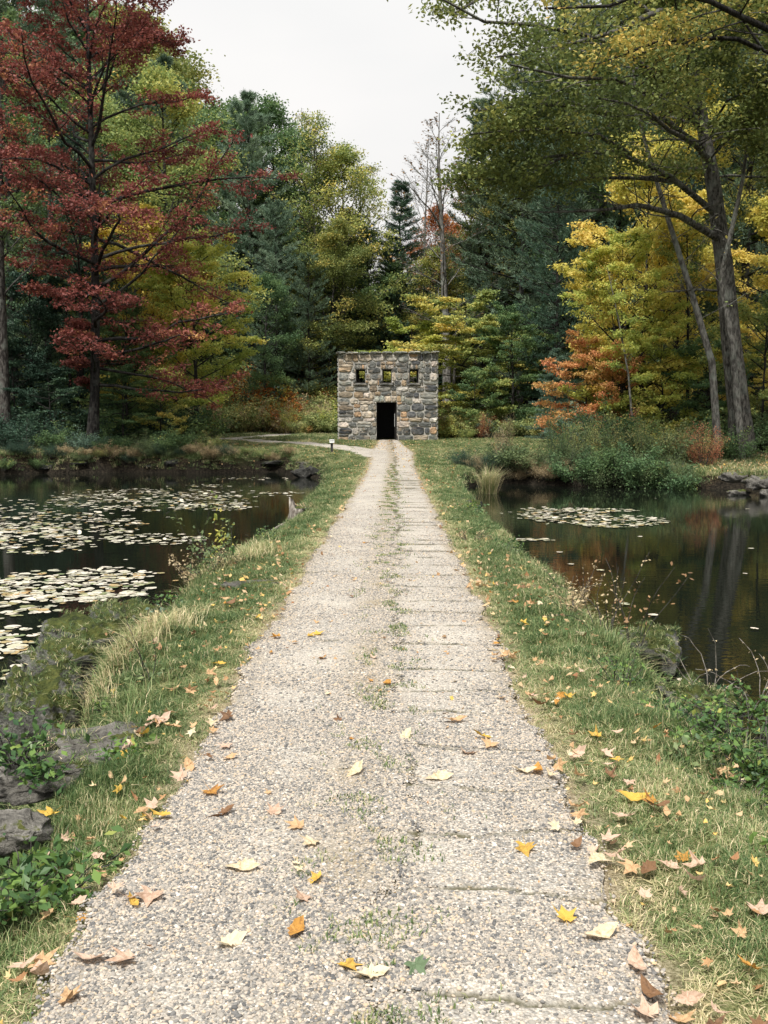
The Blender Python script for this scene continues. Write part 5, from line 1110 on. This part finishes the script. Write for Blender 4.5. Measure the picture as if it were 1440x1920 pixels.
hand = [(125, 1875, 'T', 'tan leaf at the lower left corner where path meets grass'), (172, 1800, 'P', 'tan leaf on the left path edge above the corner leaf'), (240, 1800, 'P', 'beige leaf just right of the left edge leaf'), (75, 1800, 'P', 'large pale leaf lying in the lower left grass'), (45, 1770, 'P', 'pinkish leaf at the left edge, behind the large pale one'), (70, 1775, 'T', 'tan leaf overlapping the pinkish one at lower left'),
  (250, 1685, 'P', 'long beige leaf on the gravel near the left edge'), (285, 1680, 'P', 'beige leaf touching the long one near the left edge'), (152, 1690, 'O', 'brown-orange curled leaf in the left verge'), (428, 1772, 'C', 'cream leaf alone on the lower left gravel'), (555, 1748, 'O', 'curled orange-brown leaf on the lower gravel'), (650, 1812, 'Y', 'yellow leaf in the middle grass tuft near the bottom'),
  (695, 1830, 'C', 'pale leaf right of the yellow one near the bottom'), (780, 1812, 'G', 'green leaf on the gravel near the bottom centre'), (1060, 1725, 'Y', 'yellow leaf on the lower right gravel'), (1128, 1755, 'C', 'cream leaf at the lower right path edge'), (1220, 1865, 'B', 'dark curled leaf at the lower right path edge'), (1275, 1905, 'T', 'large tan leaf at the lower right bottom'), (1215, 1905, 'P', 'pinkish leaf left of the large tan one at the bottom'),
  (1410, 1805, 'O', 'bright orange maple leaf in the lower right grass'), (1425, 1690, 'P', 'large pink-beige leaf at the right edge'), (570, 1685, 'P', 'pale pink leaf on the centre gravel'), (595, 1650, 'Y', 'pale yellow leaf on the centre gravel'), (450, 1628, 'C', 'cream leaf by the diagonal crack'), (585, 1580, 'C', 'whitish leaf on the gravel above the diagonal crack'), (560, 1552, 'T', 'tan curled leaf on the gravel, centre left'),
  (515, 1525, 'P', 'large flat beige leaf on the gravel'), (418, 1528, 'B', 'small brown-edged leaf on the left gravel'), (300, 1530, 'Y', 'yellow leaf at the left path edge'), (395, 1485, 'O', 'orange-edged leaf on the left gravel'), (665, 1450, 'C', 'pale leaf near the middle tufts'), (985, 1590, 'Y', 'yellow leaf on the right gravel'), (985, 1448, 'C', 'cream leaf at the right path edge, left of a pair'), (1035, 1455, 'C', 'cream leaf at the right path edge, right of a pair'),
  (1008, 1445, 'O', 'small orange leaf between the two cream leaves'), (820, 1460, 'C', 'pale leaf on the right half of the path'), (875, 1415, 'P', 'faint pink leaf on the right half of the path'), (920, 1397, 'T', 'tan leaf on the right gravel'), (905, 1382, 'Y', 'small yellow leaf on the right gravel'), (760, 1382, 'C', 'cream leaf near the centre crack'), (850, 1352, 'T', 'tan leaf right of the centre crack'), (430, 1345, 'B', 'dark brown curled leaf at the left path edge'),
  (400, 1355, 'C', 'cream leaf beside the dark brown one'), (425, 1400, 'P', 'grey-beige leaf on the left gravel edge'), (228, 1392, 'Y', 'bright yellow leaf standing in the left grass'), (95, 1470, 'Y', 'yellow leaf near the pale slab'), (232, 1335, 'T', 'tan maple leaf above the bright yellow one'), (408, 1238, 'Y', 'golden leaf in the left verge, upper'), (595, 1190, 'Y', 'small yellow leaf on the path, upper'), (580, 1193, 'Y', 'tiny yellow leaf left of its twin, upper path'),
  (520, 1195, 'O', 'brown-orange leaf at the left path edge, upper'), (605, 1235, 'O', 'orange leaf speck on the left path'), (725, 1283, 'O', 'orange leaf in the middle tuft'), (1120, 1372, 'Y', 'golden leaf in the right verge'), (1065, 1300, 'Y', 'yellow leaf farther up the right verge'), (980, 1160, 'Y', 'yellow leaf in the upper right verge'), (1190, 1490, 'Y', 'yellow leaf over a beige one in the right verge'), (1225, 1500, 'O', 'folded orange leaf in the right grass'), (1280, 1590, 'O', 'brown-gold leaf in the right grass'), (1250, 1605, 'P', 'beige leaf beneath the brown-gold one'), (1215, 1620, 'B', 'dark brown leaf left of the beige pair'), (935, 1208, 'O', 'orange leaf at the right path edge, upper'), (1175, 1525, 'P', 'pale leaf in the right grass below the yellow one')]
for px, py, k, lb in hand:
    p_ = on_z(px, py, .02); fallen(float(p_[0]), float(p_[1]), k, rl.uniform(.105, .145), 'fallen leaves', lb)
cnt = 0
kinds_l = 'PPPPCCTTTTTTYOBB'
while cnt < 40:
    y = 2.6+rl.random()**1.3*14; x = float(path_c(y))+rl.uniform(-.85, .85); k = rl.choice('CCTTYPOB')
    fallen(x, y, k, rl.uniform(.04, .09), 'leaves scattered on the path', 'small %s leaf on the gravel path, %s, %s half' % (LC[k][0], 'nearest stretch' if y < 4.5 else 'level with the mossy boulders' if y < 8 else 'level with the leafy shrub' if y < 12 else 'far stretch', 'left' if x < -.11 else 'right')); cnt += 1
cnt = 0
while cnt < 190:
    y = 2.45+rl.random()**1.6*7.5; left = rl.random() < .48; e_ = rl.random()**1.2*1.35
    x = float(path_c(y))+(-1 if left else 1)*(float(path_h(y))+e_-.05)
    if cnt and rl.random() < .5: x, y = x_p+rl.gauss(0, .09), y_p+rl.gauss(0, .12)
    if float(sd_land(x, y)) < .35 or y < 2.4: continue
    x_p, y_p, left, e_ = x, y, x < 0, abs(x-float(path_c(y)))-float(path_h(y))
    k = rl.choice(kinds_l); sz_ = rl.uniform(.06, .13); sz_n = 'small' if sz_ < .08 else 'broad' if sz_ > .11 else 'middling'; fallen(x, y, k, sz_, 'leaves scattered in the verge grass', '%s %s leaf in the %s verge, %s, %s' % (sz_n, LC[k][0], 'left' if left else 'right', 'at the gravel edge' if e_ < .18 else 'deep in the grass' if e_ > .6 else 'in the short grass', 'nearest stretch' if y < 3.6 else 'near stretch' if y < 5 else 'by the mossy boulders' if y < 7.5 else 'beyond the boulders'), rl.uniform(0, .02), .35); cnt += 1
def leaf_stuff(name, n, box_, size, label, seed, cond=None, z_off=.05, m_='litter'):
    rng = np.random.default_rng(seed); x, y = scatter(rng, n, *box_); ok = (sd_land(x, y) > .12)
    if cond is not None: ok = ok*cond(x, y)
    x, y = x[ok], y[ok]; A = np.stack([x, y, height(x, y)+z_off*rng.uniform(.4, 1.2, len(x))], 1)
    V, Fq, v = leaves(rng, A, 1, .001, 1, size, .75, 1.2, rng.uniform(0, 1, len(A)), .3)
    if y.max() < 13:                                     # near the camera: real leaf outlines
        Vs, F3s, F4s, vs, nn = [], [], [], [], 0
        src = [(np.array([q.co[:] for q in m__.vertices]), np.array([tuple(p.vertices) for p in m__.polygons if len(p.vertices) == 3]), np.array([tuple(p.vertices) for p in m__.polygons if len(p.vertices) == 4])) for m__ in LM]
        for i in range(len(A)):
            b, f3, f4 = src[rng.integers(len(src))]; a_ = rng.uniform(0, 6.28); c_, s_ = math.cos(a_), math.sin(a_); q = size*rng.uniform(.5, 1.5); t1, t2 = rng.normal(0, .35, 2)
            Vs.append(np.stack([b[:, 0]*c_-b[:, 1]*s_, b[:, 0]*s_+b[:, 1]*c_, b[:, 2]+b[:, 0]*t1+b[:, 1]*t2], 1)*q+A[i]); F3s.append(f3+nn); F4s.append(f4+nn); vs.append(np.full(len(b), rng.uniform(0, 1))); nn += len(b)
        V, Fq, v = np.concatenate(Vs), [np.concatenate(F3s), np.concatenate(F4s)], np.concatenate(vs)
    o = link(name, make_mesh(name, V, Fq, {'v': v}), None, M[m_]); return tag(o, label, 'leaves', None, 'stuff')
offp = lambda x, y: np.abs(x-path_c(y))-path_h(y) > -.1*np.random.default_rng(1).uniform(0, 6, len(x))**2/6
leaf_stuff('leaf_litter', 2300, (-3, 2.4, 2.2, 12), .045, 'bits of small pale leaf in the verge grass', 1, lambda x, y: np.abs(x-path_c(y))-path_h(y) > 0)
leaf_stuff('leaf_litter', 1500, (-3, 2.4, 8, 40), .075, 'pale fallen leaves strewn along the far verges', 2, lambda x, y: np.abs(x-path_c(y))-path_h(y) > -.1)
leaf_stuff('leaf_litter', 420, (-1.0, .8, 2.4, 12.5), .02, 'small brown and yellow leaf crumbs on the near path', 8, lambda x, y: np.abs(x-path_c(y)) < path_h(y), .03)
leaf_stuff('leaf_litter', 1100, (-1.0, .8, 4, 50), .045, 'small dark and yellow leaf bits on the path', 3, lambda x, y: np.abs(x-path_c(y)) < path_h(y), .03)
leaf_stuff('leaf_litter', 4200, (-14, 0, 43, 62), .085, 'yellow and tan leaves on the left lawn', 4, no_paths)
leaf_stuff('leaf_litter', 3800, (0, 14, 36, 68), .085, 'yellow and tan leaves on the right lawn', 5)
leaf_stuff('leaf_litter', 6500, (-26, -7, 44, 56), .085, 'orange-brown leaf litter on the left bank slope', 6, lambda x, y: (wave(x, y, 2.5, 91) > -.3)*(sd_land(x, y) > .7), .07)
leaf_stuff('leaf_litter', 5500, (10, 28, 27, 44), .085, 'orange-brown leaf litter on the right bank slope', 7, lambda x, y: sd_land(x, y) > .5, .1)

# ------------------------------------------------------------------ lily pads
def pad_mesh(seed):
    r = random.Random(seed); n = 14; notch = .32; V = [(0, 0, .004)]
    for k in range(n+1):
        an = notch+(2*math.pi-2*notch)*k/n; q = .5*r.uniform(.93, 1.05); V.append((math.cos(an)*q, math.sin(an)*q, r.uniform(.0, .03)))
    return make_mesh('lily_pad', np.array(V), np.array([(0, k+1, k+2) for k in range(n)]), {'v': np.full(n+2, r.random())}, True)
PM = [pad_mesh(i) for i in range(6)]
for m_ in PM: m_.materials.append(M['pad'])
rng = np.random.default_rng(8)
# (centre px, py, half w, half h, count)
pl_l = [(285, 938, 190, 22, 420), (120, 985, 150, 25, 240), (60, 1010, 120, 30, 190), (290, 1012, 90, 11, 60), (130, 1100, 150, 30, 230), (210, 1078, 80, 14, 60), (40, 1130, 80, 26, 60), (30, 1190, 60, 20, 14), (40, 1240, 65, 38, 34), (15, 1350, 30, 28, 14), (420, 950, 60, 9, 70), (30, 955, 90, 20, 90), (310, 928, 250, 10, 90), (390, 912, 80, 2, 26), (520, 925, 50, 1.5, 20), (480, 898, 70, 2.5, 24)]
pl_r = [(1050, 965, 100, 14, 190), (1150, 978, 100, 12, 110), (1120, 958, 80, 4, 50), (1000, 1013, 45, 2.5, 16)]
pads = []
for lst, side in ((pl_l, 'left'), (pl_r, 'right')):
    for cx, cy, hw, hh, n in lst:
        n = int(n*2.0)
        a = rng.uniform(0, 6.283, n); q = np.sqrt(rng.uniform(0, 1, n)); px = cx+hw*q*np.cos(a)+rng.normal(0, hw*.08, n); py = cy+hh*q*np.sin(a); kp = wave(px/60, py/9, 1.2, 44)+rng.normal(0, .3, n) > -.55; px, py = px[kp], py[kp]; n = len(px)
        P = on_z(px, py, WZ)
        for i in range(n):
            if float(sd_land(P[i, 0], P[i, 1])) < -.12: pads.append((P[i, 0], P[i, 1], side, float(rng.choice([.08, .1, .12, .14, .17])*rng.uniform(.85, 1.2)), cy))
for i in range(70):                                     # strays
    left = rng.uniform() < .5; p_ = on_z(*((rng.uniform(0, 480), rng.uniform(930, 1290)) if left else (rng.uniform(900, 1440), rng.uniform(925, 1290))), WZ)
    if float(sd_land(p_[0], p_[1])) < -.15: pads.append((p_[0], p_[1], 'left stray' if left else 'right stray', float(rng.uniform(.06, .13)), 0))
pads.sort(key=lambda p: -p[3]/p[1])
def pad_label(p):
    if 'stray' in p[2]: return 'single small pad or leaf floating apart on the %s pond' % p[2].split()[0]
    if p[2] == 'right': return 'lily pad in the raft on the right pond'
    return 'lily pad of the large far raft on the left pond' if p[4] < 1000 else 'lily pad of the narrow middle raft on the left pond' if p[4] < 1060 else 'lily pad of the nearer left raft, '+('at the frame edge' if p[0] < -.37*p[1] else 'toward open water' if p[0] > -.28*p[1] else 'amid the raft')+', '+('small' if p[3] < .14 else 'large' if p[3] > .18 else 'medium')+(', on its far side' if p[1] > 14.5 else ', on its near side' if p[1] < 12.8 else '') if p[4] < 1160 else ('small ' if p[3] < .11 else 'large ' if p[3] > .15 else 'medium ')+'lily pad near the mossy boulders, '+('at the frame edge' if p[0] < -.37*p[1] else 'away from the edge')+(', nearer' if p[1] < 9.3 else ', farther')
for p in pads[:290]:
    o = link('lily_pad', PM[rl.randrange(6)], None, None, (p[0], p[1], WZ+rl.uniform(.003, .014)), (rl.gauss(0, .03), rl.gauss(0, .03), rl.uniform(0, 6.28)), (p[3],)*3)
    tag(o, pad_label(p), 'lily pad', 'lily pads on the %s pond' % p[2].split()[0])
for side in ('left', 'right'):
    Vs, Fs, vs, nn = [], [], [], 0
    bv = [np.array([v.co[:] for v in m_.vertices]) for m_ in PM]; bf = np.array([tuple(f.vertices) for f in PM[0].polygons])
    for p in pads[290:]:
        if not p[2].startswith(side): continue
        V = bv[rl.randrange(6)]*p[3]; c_, s_ = math.cos(p[0]*99), math.sin(p[0]*99); tl_ = rl.gauss(0, .05) if rl.random() < .94 else rl.gauss(0, .28)
        V = np.stack([V[:, 0]*c_-V[:, 1]*s_+p[0], V[:, 0]*s_+V[:, 1]*c_+p[1], V[:, 2]+WZ+.012+abs(tl_)*p[3]*.5+V[:, 1]*tl_], 1); Vs.append(V); Fs.append(bf+nn); vs.append(np.full(len(V), rl.random())); nn += len(V)
    o = link('lily_pads', make_mesh('lily_pads', np.concatenate(Vs), np.concatenate(Fs), {'v': np.concatenate(vs)}, True), None, M['pad']); tag(o, 'dense smaller lily pads covering part of the %s pond' % side, 'lily pads', None, 'stuff')

# ------------------------------------------------------------------ leafy weeds by the water
def weed(name, x, y, H, spread, nst, leafs, lsize, label, leaf='bramble', seed=1, z=None, cat='plant', lk=2, droop=.5, rstem=.003, asp=.55, stemm='bark'):
    rng = np.random.default_rng(seed); a = rng.uniform(0, 6.28, nst); L = H*rng.uniform(.6, 1.15, nst); T_ = Acc()
    P = grow(rng, np.stack([np.cos(a)*spread*.2, np.sin(a)*spread*.2, a*0-.02], 1), np.stack([np.cos(a)*spread/H, np.sin(a)*spread/H, a*0+1], 1), L, 7, .14, 0, droop); V, Fq = tubes(P, np.full((nst, 8), rstem)*np.linspace(1.4, .5, 8), 4); T_.add(V, Fq)
    A, _ = along(P, rng.uniform(.2, 1, (nst, leafs))); A = A.reshape(-1, 3)
    e = empty(name, (x, y, hz(x, y) if z is None else z)); link('stems', T_.mesh('weed_stems'), e, M[stemm])
    V, Fq, v = leaves(rng, A, lk, lsize*.7, .6, lsize, asp, .9); link('foliage', make_mesh('weed_foliage', V, Fq, {'v': v}), e, M[leaf]); return tag(e, label, cat)
def wd(px, py, z_, *a, **k):
    p_ = on_z(px, py, z_); return weed('weed', float(p_[0]), float(p_[1]), *a, z=z_-.03, **k)
wd(405, 1085, -.2, .85, .35, 16, 12, .05, 'leafy shrublet with yellow leaves leaning over the left pond', 'bank_bush', 1)
wd(405, 1060, -.15, 1.0, .12, 4, 8, .07, 'taller light green stem above the leafy shrublet', 'lime', 2)
wd(375, 1095, -.3, .6, .4, 14, 12, .04, 'pale seed-headed stems at the left water edge', 'dry', 3)
wd(320, 1150, -.15, .16, .18, 10, 5, .06, 'low bright leaves on the upper boulder top', 'blue_green', 4)
wd(280, 1270, -.05, .75, .10, 3, 3, .03, 'tall thin dark weed stalk in the left verge', 'brownleaf', 5, rstem=.0025)
wd(880, 1010, 0, .3, .3, 14, 8, .03, 'wispy weed by the upper right verge', 'dry', 6)
wd(1130, 1190, -.15, .75, .25, 9, 8, .03, 'airy seed-headed weed over the right pond', 'dry', 7, droop=.9)
wd(1190, 1200, -.25, .95, .3, 6, 6, .045, 'tall drooping weed with dark seed cluster over the right pond', 'brownleaf', 8, droop=1.0)
wd(1075, 1120, -.2, .45, .3, 12, 8, .03, 'low tangle of brown stems on the right bank edge', 'dry', 9)
wd(1330, 1290, -.3, .5, .35, 9, 2, .02, 'arching straw stems over the right water edge', 'dry', 10, droop=2.2, stemm='wood')
wd(1420, 1300, -.4, .55, .35, 8, 4, .025, 'thin arching twig near the right edge', 'dry', 11, droop=1.6, stemm='wood')
for i, (px, py, h, sp_) in enumerate(((1290, 1400, .28, .35), (1350, 1400, .32, .35), (1400, 1380, .4, .35), (1430, 1440, .35, .3), (1330, 1450, .22, .3), (1240, 1385, .2, .3), (1380, 1490, .22, .3), (1270, 1350, .22, .3), (1430, 1340, .35, .3))):
    wd(px, py, -.12, h, sp_, 22, 9, .042, ['bramble clump left of the right-hand patch', 'bramble clump in the middle of the right-hand patch', 'tall bramble clump nearest the water on the right', 'bramble clump at the right edge', 'low bramble clump at the foot of the patch', 'sparse bramble runner toward the right verge', 'lowest bramble clump by the grass on the right', 'small bramble clump above the mossy rock', 'topmost bramble clump at the right edge'][i], 'bramble', 20+i, lk=2, droop=1.2)
for i, (px, py, h) in enumerate(((60, 1620, .14), (120, 1650, .12), (20, 1680, .16), (180, 1600, .10), (30, 1420, .3), (90, 1440, .2), (240, 1400, .1))):
    wd(px, py, -.03, h, .16, 16, 5, .05, ['dark ground ivy at the left edge below the slab', 'ivy patch right of the edge ivy', 'ivy at the left edge lowest down', 'small ivy patch by the upper left gravel', 'broad-leaved weed at the left water edge', 'weed in front of the nearer boulder', 'small weed by the flat grey slab'][i], 'bramble', 40+i, lk=2, droop=1.0, cat='ivy')
cnt = 0; rw = random.Random(4)
while cnt < 46:
    y = 3.2+rw.random()**1.3*20; left = rw.random() < .5; x = (-1 if left else 1)*rw.uniform(1.25, 2.9); s_ = float(sd_land(x, y))
    if not .1 < s_ < .55: continue
    k = rw.choice(['bramble', 'bramble', 'bank_bush', 'dry', 'green'])
    e = weed('weed', x, y, rw.uniform(.12, .3), rw.uniform(.12, .22), 12, 6, rw.uniform(.025, .045)*(1+y*.02), '%s low weed on the %s bank edge, %s' % ({'bramble': 'bright green', 'bank_bush': 'olive', 'dry': 'straw', 'green': 'dark green'}[k], 'left' if left else 'right', 'nearest stretch' if y < 6 else 'by the boulders' if y < 10 else 'middle stretch' if y < 16 else 'far stretch'), k, 100+cnt, droop=1.3)
    e['group'] = 'low weeds along the causeway edges'; cnt += 1
for o in [q for q in bpy.data.objects if q.name.startswith('rock') and q.data and (q.data.materials[0] is M['rock_moss'] or 'slab' in q['label']) and q.location.y < 13]:
    rng = np.random.default_rng(int(o.location.y*1000)); me_ = o.data; n = len(me_.vertices); co = np.zeros(n*3, np.float32); no = np.zeros(n*3, np.float32); me_.vertices.foreach_get('co', co); me_.vertices.foreach_get('normal', no)
    co, no = co.reshape(-1, 3), no.reshape(-1, 3); c_, s_ = math.cos(o.rotation_euler.z), math.sin(o.rotation_euler.z)
    wx, wy = co[:, 0]*c_-co[:, 1]*s_+o.location.x, co[:, 0]*s_+co[:, 1]*c_+o.location.y
    slab = 'slab' in o['label']
    ok = (no[:, 2] > .15)*(wave(wx, wy, .22, 88)+rng.normal(0, .4, n) > (1.3 if slab else .15))*(co[:, 2]+o.location.z > height(wx, wy)-.02)
    P = co[ok]-no[ok]*.004; m = len(P)
    if m < 3: continue
    me = make_mesh('moss', P, [], {'scl': np.stack([rng.uniform(.8, 1.6, m), rng.uniform(.8, 1.6, m), rng.uniform(.3, 1.0, m)], 1), 'rt': np.stack([-no[ok][:, 1]*.8, no[ok][:, 0]*.8, rng.uniform(0, 6.28, m)], 1), 'sv': rng.normal(.08, .14, m), 'pick': rng.integers(0, 6, m)+.1})
    g_ = link('moss', me, o); md = g_.modifiers.new('scatter', 'NODES'); md.node_group = TG; g_['kind'] = 'stuff'
